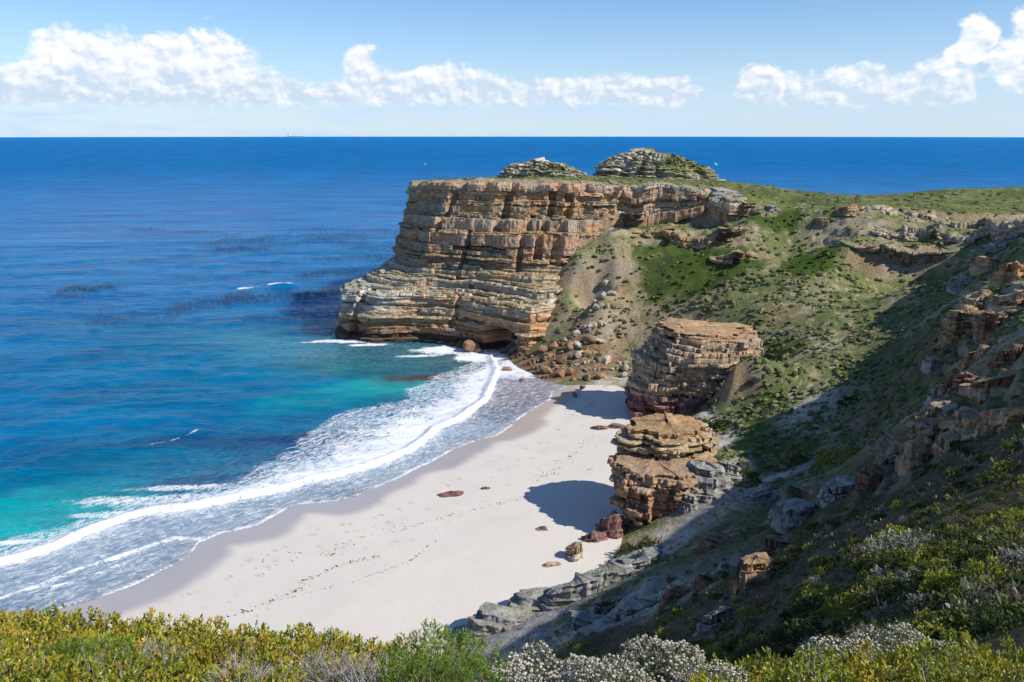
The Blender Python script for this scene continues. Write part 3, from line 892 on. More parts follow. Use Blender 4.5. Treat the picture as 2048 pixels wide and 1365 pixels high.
def layered_rock(name, plan, bounds, colfn, closed=False, thick=6.0, seed=1, out=0.5, block=4.0, rough=0.25, buttress=0.0, wiggle=0.3, cave=None, rows=6, parent_props=None, ledge=1.0, cap=False, slope_cap=0.0, capn=0.9, shift=0.0, jag=1.0, chimneys=()):
    """plan(f) -> (n,2) outline at height fraction f; bounds: list of (n,) heights of the bed boundaries.
    Every bed is its own child mesh with an overhanging foot and a ledge on top."""
    nb = len(bounds) - 1
    root = bpy.data.objects.new(name, None)
    COL.objects.link(root)
    for k, v in (parent_props or {}).items():
        root[k] = v
    p0 = plan(0.5)
    n = len(p0)
    seg = np.linalg.norm(np.diff(np.vstack([p0, p0[:1]]) if closed else p0, axis=0), axis=1)
    s = np.concatenate([[0], np.cumsum(seg)])[:n]
    per = s[-1] + (seg[-1] if closed else 0)
    if closed:
        ang = s / per * 2 * math.pi
        nx, ny = np.cos(ang) * per / 6.283, np.sin(ang) * per / 6.283
    else:
        nx, ny = s, s * 0
    cen = p0.mean(0)
    rs = np.random.default_rng(seed * 13 + 5)
    zlo, zhi = bounds[0], bounds[-1]
    b2 = [b + wiggle * (1.5 * fbm(nx / 15, ny / 15 + i * 0.21, 3, seed + 40) + 0.45 * fbm(nx / 2.6, ny / 2.6 + i * 1.7, 3, seed + 41)) for i, b in enumerate(bounds)]
    base = np.array(root.location)
    but = buttress * fbm(nx / 16, ny / 16, 3, seed + 3)
    for i in range(nb):
        za, zb = b2[i] - 0.06, b2[i + 1]
        zb = np.maximum(zb, za + 0.15)
        th = float(np.mean(zb - za))
        fmid = (i + 0.5) / nb
        frac = float(np.mean((0.5 * (bounds[i] + bounds[i + 1]) - zlo) / np.maximum(zhi - zlo, 0.1)))
        P = plan(np.clip(frac, 0, 1))
        if closed:
            P = P + rs.normal(0, shift, 2)
            tg = np.roll(P, -1, 0) - np.roll(P, 1, 0)
        else:
            tg = np.gradient(P, axis=0)
            k = max(1, n // 60)
            ker = np.ones(2 * k + 1) / (2 * k + 1)
            tg = np.stack([np.convolve(np.pad(tg[:, j], k, mode='edge'), ker, 'valid') for j in range(2)], -1)
        tg /= np.linalg.norm(tg, axis=1, keepdims=True) + 1e-9
        nrm = np.stack([tg[:, 1], -tg[:, 0]], -1)          # to the right of travel = outwards
        bw = block * rs.uniform(0.6, 1.5) * np.clip(th / 1.8, 0.6, 1.6)
        bv, bj = blocks(s, bw, seed * 7 + i)
        bv2, bj2 = blocks(s, bw * 3.1, seed * 7 + i + 50)
        o = out * rs.normal(0, 0.7) + (bv - 0.5) * out * 1.1 * jag + (bv2 - 0.5) * out * 2.2 * jag + out * 2.6 * fbm(nx / 9, ny / 9 + i * 0.33, 4, seed + 9) + but
        joint = (bj < 0.22) & (cell(np.cumsum(np.abs(np.diff(bv, prepend=bv[:1])) > 1e-6) + 0.5, i + 3) > 0.45)
        for (s0, hw, za_, zb_, dp) in chimneys:
            zm = float(np.mean(za + zb)) / 2
            o = o - dp * sstep(hw, hw * 0.55, np.abs(s - s0 - 0.12 * (zm - za_) - 1.2 * vn2(np.array([zm / 5.0]), np.array([s0]), 3)[0])) * (za_ < zm < zb_)
        o = o - np.where(joint, 0.5 * min(1, th / 1.5), 0)
        if closed and i == nb - 1:
            o = np.minimum(o, 0.1) - 0.6 * out
        if cave is not None:
            for (s0, hw, z0, dep) in cave:
                o = o - dep * sstep(hw, hw * 0.72, np.abs(s - s0 + 2.0 * fbm(s * 0 + i * .7, s * 0, 2, 3))) * (float(np.mean(zb)) < z0)
        zj = (bv2 - 0.5) * 0.35 * th
        ts = np.linspace(0, 1, rows)
        ts = ts * 0.9 + 0.05; ts = np.concatenate([[0.0], ts, [1.0]])
        V = []
        inn_lo = np.full(n, thick) if not closed else None
        fr = []
        for t in ts:
            e = min(t, 1 - t)
            rnd = -0.22 * min(1.0, th) * (1 - sstep(0, 0.12, e))
            fn = rough * (fbm(nx / 2.2, ny / 2.2 + t * th / 1.0 + i * 7.7, 5, seed + 17, 0.6) * 2.4)
            lay = 0.55 * rough * np.sin(t * th * 5.5 + i + 2 * fbm(nx / 6, ny / 6, 2, seed + 23))
            off = o + rnd + fn + lay - 0.10 * th * (1 - t) * rs.uniform(-0.3, 1.0)
            q = P + nrm * off[:, None]
            V.append(np.column_stack([q, za + (zb + zj - za) * t]))
        front = len(V)
        if closed:
            shrink = lambda q, k: cen + (q - cen) * k
            V.insert(0, np.column_stack([shrink(V[0][:, :2], 0.55), V[0][:, 2]]))
            for k in ((0.95, 0.87, 0.76, 0.62, 0.46, 0.28, 0.04) if i == nb - 1 else (0.88, 0.6)):
                q = shrink(lerp(P, V[front][:, :2], sstep(0.90, 1.0, k)), k)
                lift = slope_cap * (1 - k) * (i == nb - 1) + (1 - k) ** 0.5 * capn * fbm(q[:, 0] / 3, q[:, 1] / 3, 4, seed + 31)
                V.append(np.column_stack([q, V[front][:, 2] + lift]))
        else:
            V.insert(0, np.column_stack([P - nrm * thick, V[0][:, 2]]))
            for k in (0.12, 0.35, 1.0):
                q = V[front][:, :2] * (1 - k) + (P - nrm * thick) * k
                V.append(np.column_stack([q, V[front][:, 2] + 0.5 * k + 0.25 * fbm(q[:, 0] / 2.5, q[:, 1] / 2.5, 3, seed + 31)]))
        VV = np.stack(V)                                     # rows, n, 3
        nr = len(VV)
        C = colfn(VV, i, fmid, bv, bv2)
        C[front + 1:] = colfn(VV[front + 1:], i, fmid, bv * 0 + 0.5, bv * 0 + 0.5)
        F = grid_faces(nr, n, closed)
        me = mesh_np('rock_layer', VV.reshape(-1, 3), F, C.reshape(-1, 3), {'ledge': np.full(nr * n, ledge)}, M_ROCK, smooth=False)
        link('rock_layer', me, root)
    return root


def pal(*cs):
    return np.array(cs, float)


# ---- the far headland
HB = [(-62, 400), (-66, 365), (-71, 346)] + [at_z(x, y, 0)[:2] for x, y in [(672, 678), (700, 682), (760, 684), (840, 686), (920, 690), (965, 700), (1000, 712), (1055, 722), (1110, 706), (1165, 690)]]
HT = [(-46, 405), (-44, 378), (-42, 358)] + [at_y(845, 371, 347)[:2], at_y(862, 371, 343)[:2], at_y(905, 371, 340)[:2], at_y(950, 371, 338)[:2], at_y(1000, 371, 337)[:2], at_y(1040, 371, 337)[:2], at_y(1075, 371, 336)[:2], at_y(1120, 371, 336)[:2], at_y(1165, 372, 336)[:2], at_y(1240, 372, 336)[:2]]
HK = np.linspace(0, 1, len(HB))
PROF_Z = np.array([0, 0.10, 0.20, 0.32, 0.38, 0.46, 0.50, 0.74, 0.80, 0.90, 1.0])
PROF_NOSE = np.array([0, 0.02, 0.04, 0.12, 0.42, 0.72, 0.78, 0.90, 0.96, 1.02, 1.0])
PROF_MID = np.array([0.0, 0.03, 0.07, 0.14, 0.38, 0.46, 0.50, 0.58, 0.80, 0.88, 1.0])
PROF_END = np.array([0.0, 0.02, 0.05, 0.12, 0.30, 0.50, 0.60, 0.72, 0.84, 0.93, 1.0])
NH = 500
HBr = np.array(HB); HTr = np.array(HT)
_len = np.concatenate([[0], np.cumsum(np.linalg.norm(np.diff(HBr * 0.5 + HTr * 0.5, axis=0), axis=1))])
_u = np.linspace(0, _len[-1], NH)
HBs = np.stack([np.interp(_u, _len, HBr[:, k]) for k in range(2)], -1)
HTs = np.stack([np.interp(_u, _len, HTr[:, k]) for k in range(2)], -1)
_key = np.interp(_u, _len, np.arange(len(HB)))
W_NOSE = sstep(6.5, 4.0, _key); W_END = sstep(8.0, 10.0, _key)


def head_plan(f):
    g = np.interp(f, PROF_Z, PROF_NOSE) * W_NOSE + np.interp(f, PROF_Z, PROF_END) * W_END + np.interp(f, PROF_Z, PROF_MID) * (1 - W_NOSE - W_END)
    return HBs + (HTs - HBs) * g[:, None]


zs = [-1.5]
_r = np.random.default_rng(4)
while zs[-1] < 58.5:
    z = zs[-1]
    zs.append(z + (_r.choice([0.5, 0.6, 0.8, 1.1, 1.6, 2.2]) * _r.uniform(0.9, 1.2) if z < 33 else _r.choice([0.6, 0.8, 1.3, 2.2, 3.2, 4.0]) * _r.uniform(0.9, 1.1)))
zs[-1] = 60.8
HEAD_TOP = np.interp(_u, _len, [57.5, 57.5, 58.5, 60.3] + [60.6, 60.4, 60.2, 60.2, 60.2, 60.2, 60.0, 59.6, 59])
HEAD_TOP = HEAD_TOP + 0.9 * fbm(_u / 14, _u * 0, 4, 12) + 1.1 * (blocks(_u, 6.0, 77)[0] - 0.5)
head_bounds = [np.full(NH, z) * (1 if z < 50 else 1) + (HEAD_TOP - 60.8) * max(0, (z - 45) / 16) + (1 - z / 60.8) * (1.2 * np.sin(_u / 42.0)) for z in zs]
PAL_H = [(2.5, (0.085, 0.05, 0.04)), (5, (0.23, 0.135, 0.075)), (8.5, (0.44, 0.25, 0.125)), (10, (0.33, 0.24, 0.13)), (13, (0.46, 0.27, 0.14)), (17, (0.40, 0.31, 0.20)), (22, (0.43, 0.37, 0.28)), (26, (0.34, 0.27, 0.18)),
         (30, (0.29, 0.22, 0.14)), (34, (0.36, 0.20, 0.11)), (39, (0.32, 0.16, 0.085)), (44, (0.28, 0.17, 0.10)), (49, (0.25, 0.18, 0.105)), (53, (0.30, 0.22, 0.13)), (56, (0.40, 0.23, 0.13)), (61, (0.42, 0.33, 0.25))]
PZ = np.array([p[0] for p in PAL_H]); PC = np.array([p[1] for p in PAL_H])


def head_col(V, i, fm, bv, bv2):
    zc = V[..., 2].mean()
    c = np.array([np.interp(zc, PZ, PC[:, k]) for k in range(3)])
    rr = np.random.default_rng(i + 60)
    c = c * rr.uniform(0.85, 1.35)
    c = lerp(c, np.array((0.43, 0.37, 0.31)), rr.uniform(0, 0.45) * (8 < zc < 50))
    C = np.broadcast_to(c, V.shape).copy()
    C = C * (0.82 + 0.2 * bv + 0.2 * bv2)[None, :, None]
    n = fbm(V[..., 0] / 10, V[..., 2] / 4 + V[..., 1] / 14, 4, 700 + i)
    C = mixc(C, (0.56, 0.265, 0.125), sstep(0.0, 0.3, n) * 0.65 * (zc > 4))
    C = mixc(C, (0.37, 0.33, 0.29), sstep(0.0, 0.35, -n) * 0.55 * (zc > 4))
    og = sstep(-22, -8, V[..., 0]) * sstep(5, 7, V[..., 2]) * sstep(15, 12, V[..., 2]) * (rr.uniform() > 0.35)
    C = mixc(C, (0.56, 0.29, 0.135), og * 0.6)
    # bird lime on the low western ledges
    gu = sstep(-30, -58, V[..., 0]) * sstep(8, 14, V[..., 2]) * sstep(34, 24, V[..., 2]) * sstep(-0.25, 0.25, fbm(V[..., 0] / 5, V[..., 2] / 1.6, 3, 733) + 0.12)
    C = mixc(C, (0.62, 0.59, 0.55), gu * 0.8)
    return C


layered_rock('headland_cliff', head_plan, head_bounds, head_col, thick=13.0, seed=2, out=0.62, block=7.0, rough=0.34, buttress=3.4, wiggle=0.8, rows=4, jag=1.7,
             chimneys=[(float(np.interp(k_, _key, _u)), w_, a_, b_, d_) for k_, w_, a_, b_, d_ in [(4.4, 1.6, 40, 58, 2.4), (5.6, 1.2, 24, 44, 2.2), (6.6, 2.2, 44, 60, 2.8), (7.6, 1.5, 28, 50, 2.6), (8.4, 2.0, 33, 57, 3.4), (3.5, 1.4, 4, 20, 2.4), (6.0, 1.2, 6, 22, 1.8), (9.2, 2.4, 30, 58, 3.5)]],
             cave=[(float(np.interp(7.7, _key, _u)), 7.0, 10.0, 9.0), (float(np.interp(3.6, _key, _u)), 3.0, 8.0, 2.5)],
             parent_props=dict(label='high layered orange and tan sea cliff of the far headland', category='cliff'))


# ---- walls set into the slopes
def slope_wall(name, label, tops, height, nbeds, colfn, seed, lean=0.25, out=0.45, block=3.0, forward=1.0, lift=0.0, topn=1.0, **kw):
    """a band of beds along a line of ground points; tops are world points on its upper edge"""
    tp = resample(tops, max(60, int(np.linalg.norm(np.diff(np.array(tops)[:, :2], axis=0), axis=1).sum() / 0.32)))
    n = len(tp)
    sl_ = np.arange(n) * 0.32
    tp[:, 2] += lift + topn * (1.6 * fbm(sl_ / 7, sl_ * 0 + seed, 4, seed) + 1.3 * (blocks(sl_, 3.5, seed)[0] - 0.5))
    tg = np.gradient(tp[:, :2], axis=0); tg /= np.linalg.norm(tg, axis=1, keepdims=True)
    nr = np.stack([tg[:, 1], -tg[:, 0]], -1)
    e = np.sin(np.linspace(0, math.pi, n)) ** 0.35
    h = np.interp(np.linspace(0, 1, n), np.linspace(0, 1, len(height)), height) * (0.35 + 0.65 * e)

    def plan(f):
        return tp[:, :2] + nr * (forward * e - 1.6 * (1 - e) + (1 - f) * lean * h)[:, None]
    rs = np.random.default_rng(seed)
    fr = np.concatenate([[0], np.cumsum(rs.uniform(0.6, 1.5, nbeds))]); fr /= fr[-1]
    bounds = [tp[:, 2] + 0.25 - h * (1 - f) for f in fr]
    bounds[0] = bounds[0] - 2.0
    return layered_rock(name, plan, bounds, colfn, thick=kw.pop('thick', 5.0), seed=seed, out=out, block=block, rows=4, parent_props=dict(label=label, category='cliff'), **kw)


def simple_col(c0, c1, seed, top=None):
    c0 = np.array(c0); c1 = np.array(c1)

    def f(V, i, fm, bv, bv2):
        rr = np.random.default_rng(seed * 31 + i)
        C = np.broadcast_to(lerp(c0, c1, rr.uniform(0, 1)), V.shape) * rr.uniform(0.8, 1.15)
        C = C * (0.85 + 0.2 * bv + 0.2 * bv2)[None, :, None]
        n = fbm(V[..., 0] / 5 + V[..., 1] / 7, V[..., 2] / 2.5, 4, seed + i)
        C = mixc(C, c1 * 0.9, sstep(0.0, 0.4, n) * 0.6)
        C = mixc(C, c0 * 0.8, sstep(0.0, 0.4, -n) * 0.6)
        if top is not None:
            C = mixc(C, top, sstep(0.80, 0.97, fm) * 0.7)
        return C
    return f


Y_ = lambda *p: at_y(*p)
slope_wall('upper_crag', 'long pale grey crag under the grassy top of the headland', [Y_(1168, 374, 335), Y_(1215, 371, 338), Y_(1260, 373, 341), (60, 339, 59.5), Y_(1370, 380, 337), Y_(1415, 386, 333)],
           [14, 15, 15, 14, 12, 10], 7, simple_col((0.42, 0.36, 0.29), (0.36, 0.22, 0.13), 3, (0.48, 0.44, 0.38)), 21, lean=0.22, out=0.9, block=3.2, buttress=2.6, forward=1.6, thick=7)
hp = hit([(1395, 405), (1430, 410), (1465, 420), (1500, 434), (1518, 440)])
slope_wall('end_crag', 'broken tan crag stepping down right of the long pale crag', [tuple(p) for p in hp], [5, 7, 7, 6, 4], 4, simple_col((0.46, 0.38, 0.28), (0.40, 0.25, 0.14), 4), 29, lean=0.3, out=0.9, block=2.2, forward=2.4, lift=0.8, buttress=2.0, thick=4)
hp = hit([(1292, 482), (1330, 478), (1370, 480), (1420, 484), (1460, 480), (1490, 490)])
slope_wall('middle_crag', 'short tan rock ledge below the long pale crag', [tuple(p) for p in hp], [6, 7, 7.5, 8, 7, 6], 5, simple_col((0.44, 0.36, 0.26), (0.38, 0.22, 0.11), 5), 33, out=0.8, block=2.6, forward=3.0, lift=1.6, buttress=1.6)
hp = hit([(1420, 525), (1455, 528), (1490, 522), (1520, 528)])
slope_wall('lower_crag', 'small orange rock ledge just above the dark green slope', [tuple(p) for p in hp], [4, 5.5, 6, 5], 4, simple_col((0.40, 0.30, 0.2), (0.42, 0.22, 0.10), 6), 34, out=0.7, block=2.2, forward=2.4, lift=1.2, buttress=1.2)
hp = hit([(1684, 496), (1720, 503), (1760, 511), (1830, 515), (1890, 507), (1940, 494)])
slope_wall('hollow_crag', 'dark overhanging crag above the hollow below the right plateau', [tuple(p) for p in hp],
           [5, 7, 8.5, 8.5, 7, 5], 6, simple_col((0.33, 0.28, 0.22), (0.30, 0.19, 0.12), 7), 41, lean=-0.30, out=0.8, block=3.0, forward=3.6, lift=0.4, topn=0.5, buttress=2.0, thick=6, jag=1.5)
hp = hit([(1720, 428), (1760, 434), (1800, 441), (1850, 448), (1910, 455), (1980, 455), (2070, 455)])
slope_wall('rim_crag', 'thin grey rock rim along the edge of the right plateau', [tuple(p) for p in hp],
           [4, 5, 6, 6.5, 6, 5, 4], 4, simple_col((0.46, 0.40, 0.32), (0.36, 0.26, 0.18), 8), 43, lean=0.3, out=0.9, block=2.4, forward=2.4, lift=0.6, buttress=1.5)
hp = hit([(1750, 470), (1810, 476), (1870, 480), (1930, 480), (1990, 476)])
slope_wall('terrace_crag', 'broken pale rock step between plateau rim and dark hollow', [tuple(p) for p in hp],
           [3, 5, 5, 5, 3], 4, simple_col((0.46, 0.42, 0.35), (0.36, 0.29, 0.22), 9), 44, lean=0.4, out=0.9, block=2.0, forward=3.0, lift=1.0, buttress=1.8, thick=3)


hp = hit([(1822, 945), (1842, 905), (1870, 868), (1905, 845), (1960, 838), (2010, 834), (2080, 830)])
slope_wall('sunlit_ledge', 'long broken orange rock ledge behind the blocks on the right slope', [tuple(p) for p in hp], [3, 4, 4, 4, 4, 4, 3], 4, simple_col((0.44, 0.34, 0.24), (0.44, 0.24, 0.11), 61), 61, lean=0.2, out=0.5, block=1.8, forward=1.2, lift=0.9, topn=0.6, buttress=1.4, thick=3, jag=1.6)
hp = hit([(1860, 715), (1900, 678), (1945, 650), (1995, 640), (2060, 622)])
slope_wall('upper_ledge', 'brown rock ledge running up the shaded upper right slope', [tuple(p) for p in hp], [4, 5, 6, 6, 5], 5, simple_col((0.36, 0.28, 0.20), (0.34, 0.20, 0.12), 62), 62, lean=0.15, out=0.7, block=2.2, forward=1.8, lift=1.0, topn=0.8, buttress=2.0, thick=4, jag=1.6)
hp = hit([(1560, 1020), (1620, 985), (1690, 965), (1760, 945), (1815, 905)])
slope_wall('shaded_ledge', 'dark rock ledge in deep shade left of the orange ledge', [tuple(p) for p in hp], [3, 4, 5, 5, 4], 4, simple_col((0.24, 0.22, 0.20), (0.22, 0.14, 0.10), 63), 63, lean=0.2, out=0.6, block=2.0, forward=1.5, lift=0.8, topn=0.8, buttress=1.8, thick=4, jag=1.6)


# ---- free standing stacks
def stack(name, label, table, cy, ry, nbeds, colfn, seed, zrange, n=260, sq=2.2, **kw):
    """table rows: (z, x_left, x_right, y shift)"""
    t = np.array(table, float)
    ang = np.linspace(0, 2 * math.pi, n, endpoint=False)
    wmax = (t[:, 2] - t[:, 1]).max()

    def plan(f):
        z = lerp(zrange[0], zrange[1], f)
        xl = np.interp(z, t[:, 0], t[:, 1]); xr = np.interp(z, t[:, 0], t[:, 2]); ys = np.interp(z, t[:, 0], t[:, 3])
        ca, sa = np.cos(ang), np.sin(ang)
        k = (np.abs(ca) ** sq + np.abs(sa) ** sq) ** (-1 / sq)
        corner = np.round((ang + 0.35 * math.sin(seed)) / 0.55) * 0.55           # facets rather than a round drum
        k = k * (1 / np.maximum(0.86, np.cos(ang + 0.35 * math.sin(seed) - corner)))
        w = 1 + 0.34 * fbm(np.cos(corner) * 1.9 + seed, np.sin(corner) * 1.9 + f * 1.3, 3, seed) + 0.12 * fbm(ca * 3 + seed, sa * 3, 3, seed)
        return np.stack([(xl + xr) / 2 + (xr - xl) / 2 * ca * k * w, cy + ys + ry * (0.25 + 0.75 * (xr - xl) / wmax) * sa * k * w], -1)
    rs = np.random.default_rng(seed)
    fr = np.concatenate([[0], np.cumsum(rs.uniform(0.55, 1.6, nbeds))]); fr /= fr[-1]
    tilt = kw.pop('tilt', (0, 0))
    p = plan(0.5)
    bounds = [lerp(zrange[0], zrange[1], f) + (p[:, 0] - p[:, 0].mean()) * tilt[0] + (p[:, 1] - p[:, 1].mean()) * tilt[1] for f in fr]
    return layered_rock(name, plan, bounds, colfn, closed=True, seed=seed, parent_props=dict(label=label, category='rock stack'), ledge=0.45, **kw)


def colA(V, i, fm, bv, bv2):
    C = simple_col((0.40, 0.34, 0.27), (0.42, 0.27, 0.17), 11)(V, i, fm, bv, bv2)
    C = mixc(C, (0.21, 0.10, 0.105), sstep(9.6, 7.4, V[..., 2] + 0.3 * fbm(V[..., 0] / 4, V[..., 1] / 4, 2, 8)) * 0.92)
    return mixc(C, (0.45, 0.26, 0.14), sstep(0.86, 0.95, fm) * 0.7)


def colB(V, i, fm, bv, bv2):
    C = simple_col((0.40, 0.28, 0.19), (0.43, 0.215, 0.125), 12)(V, i, fm, bv, bv2)
    return mixc(C, (0.28, 0.20, 0.15), sstep(8, 5, V[..., 2]) * 0.6)


stack('sea_stack', 'tall broad layered rock stack with purple foot behind the nearer stack', [(0, 34.5, 54, -1), (3, 34.2, 54, -1), (8, 33.8, 54.5, -0.5), (14, 35.0, 60, 0), (19, 36.8, 68, 1.0), (20, 39.0, 70, 1.2), (23, 41.0, 70, 1.8), (26, 41.8, 66, 2.4), (27.3, 43, 62, 2.8)],
      234, 11.5, 25, colA, 51, (0.5, 26.4), n=330, out=0.50, block=2.6, rough=0.20, wiggle=0.35, rows=3, buttress=0.9, tilt=(-0.03, 0.03), slope_cap=0.5, capn=1.0, shift=0.28, jag=2.2)
stack('sea_stack', 'lower red brown tier of the nearer layered rock stack on the beach', [(2, 24, 33, -1.2), (4, 23.6, 33.5, -1.2), (8, 21.6, 36, -0.6), (13, 20.6, 37.5, 0), (15.2, 20.0, 38.5, 0.6), (16.5, 22.5, 37, 1.0)],
      161, 8.6, 15, colB, 61, (1.6, 15.8), n=300, out=0.46, block=2.4, rough=0.20, wiggle=0.35, rows=4, buttress=0.9, tilt=(0.02, 0.05), slope_cap=0.5, capn=0.9, shift=0.25, jag=2.2)
stack('sea_stack', 'upper cream and orange tier resting on the red brown stack', [(15, 24.0, 41, 0), (18, 23.4, 41, 0), (20.6, 24.6, 40, 0), (22.4, 28, 37.5, 0)],
      168, 6.6, 11, simple_col((0.46, 0.38, 0.25), (0.44, 0.30, 0.16), 13, (0.42, 0.21, 0.09)), 71, (14.6, 21.2), n=260, out=0.45, block=2.2, rough=0.18, wiggle=0.25, rows=3, buttress=0.6, tilt=(0.03, 0.04), slope_cap=0.4, capn=0.8, shift=0.25, jag=2.0)


def knob(name, label, xl, xp, xr, yc, ry, z0, z1, nb, seed, pw):
    n = 240
    ang = np.linspace(0, 2 * math.pi, n, endpoint=False)

    def plan(f):
        g = math.sqrt(max(0.0, 1 - (f * 0.86) ** pw))
        l = xp - (xp - xl) * (1 - 0.85 * f ** 4); r = xp + (xr - xp) * g
        ca, sa = np.cos(ang), np.sin(ang)
        w = 1 + 0.30 * fbm(ca * 1.6 + seed, sa * 1.6, 4, seed)
        return np.stack([(l + r) / 2 + (r - l) / 2 * ca * w, yc + ry * (0.25 + 0.75 * g) * sa * w], -1)
    rs = np.random.default_rng(seed)
    fr = np.concatenate([[0], np.cumsum(rs.uniform(0.7, 1.4, nb))]); fr /= fr[-1]
    p = plan(0)
    bounds = [lerp(z0, z1, f) - 0.05 * (p[:, 0] - xp) + 0.9 * fbm(p[:, 0] / 9, p[:, 1] / 9 + f, 3, seed) for f in fr]

    def cf(V, i, fm, bv, bv2):
        C = simple_col((0.47, 0.43, 0.37), (0.40, 0.35, 0.29), seed)(V, i, fm, bv, bv2)
        g = sstep(-0.1, 0.15, fbm(V[..., 0] / 9, V[..., 1] / 9, 4, seed) - 0.42 + 0.62 * sstep(xp - 10, xp + 14, V[..., 0]) * sstep(z0 + 5, z0 + 9, V[..., 2] + 0.12 * (V[..., 0] - xp)))
        return mixc(C, (0.11, 0.145, 0.045), g * 0.9)
    return layered_rock(name, plan, bounds, cf, closed=True, seed=seed, out=0.8, block=5.0, rough=0.75, rows=4, wiggle=1.1, slope_cap=1.0, buttress=2.2, parent_props=dict(label=label, category='rock'))


knob('rock_hump', 'long pale rock hump with green back on the headland top', 40, 60, 97, 408, 20, 57, 70.5, 12, 81, 1.7)
knob('rock_hump', 'smaller grey rock hump left of the long one on the headland', -4, 12, 36, 394, 14, 57.5, 66.8, 8, 82, 1.7)


# ------------------------------------------------------------------ outcrops on the slopes
def outcrop(name, label, c, rx, ry, h, nb, colfn, seed, rot=0.0, sink=1.2, cat='rock', group=None, n=64, tilt=(0.06, -0.05)):
    ang = np.linspace(0, 2 * math.pi, n, endpoint=False)
    cr, sr = math.cos(rot), math.sin(rot)

    def plan(f):
        ca, sa = np.cos(ang), np.sin(ang)
        k = (np.abs(ca) ** 2.5 + np.abs(sa) ** 2.5) ** (-1 / 2.5)
        w = (1 + 0.42 * fbm(ca * 1.4 + seed * 0.7, sa * 1.4, 4, seed)) * (1.0 - 0.38 * f ** 1.6)
        u, v = rx * ca * k * w, ry * sa * k * w
        return np.stack([c[0] + u * cr - v * sr, c[1] + u * sr + v * cr], -1)
    rs = np.random.default_rng(seed)
    fr = np.concatenate([[0], np.cumsum(rs.uniform(0.5, 1.6, nb))]); fr /= fr[-1]
    p = plan(0.3)
    bounds = [c[2] - sink + (h + sink) * f + (p[:, 0] - c[0]) * tilt[0] * f + (p[:, 1] - c[1]) * tilt[1] * f for f in fr]
    pp = dict(label=label, category=cat)
    if group:
        pp['group'] = group
    return layered_rock(name, plan, bounds, colfn, closed=True, seed=seed, parent_props=pp, out=0.065 * min(rx, ry), block=max(1.0, 0.6 * rx), rough=0.11 * min(2.5, min(rx, ry)), rows=4, wiggle=0.10 * h, slope_cap=0.10 * h, capn=0.28 * h, buttress=0.30 * min(rx, ry), ledge=0.5)


WARM = ((0.42, 0.33, 0.23), (0.42, 0.22, 0.10)); COOL = ((0.33, 0.335, 0.33), (0.28, 0.265, 0.245)); RED = ((0.25, 0.16, 0.12), (0.24, 0.11, 0.07)); PURP = ((0.25, 0.15, 0.145), (0.20, 0.10, 0.10))
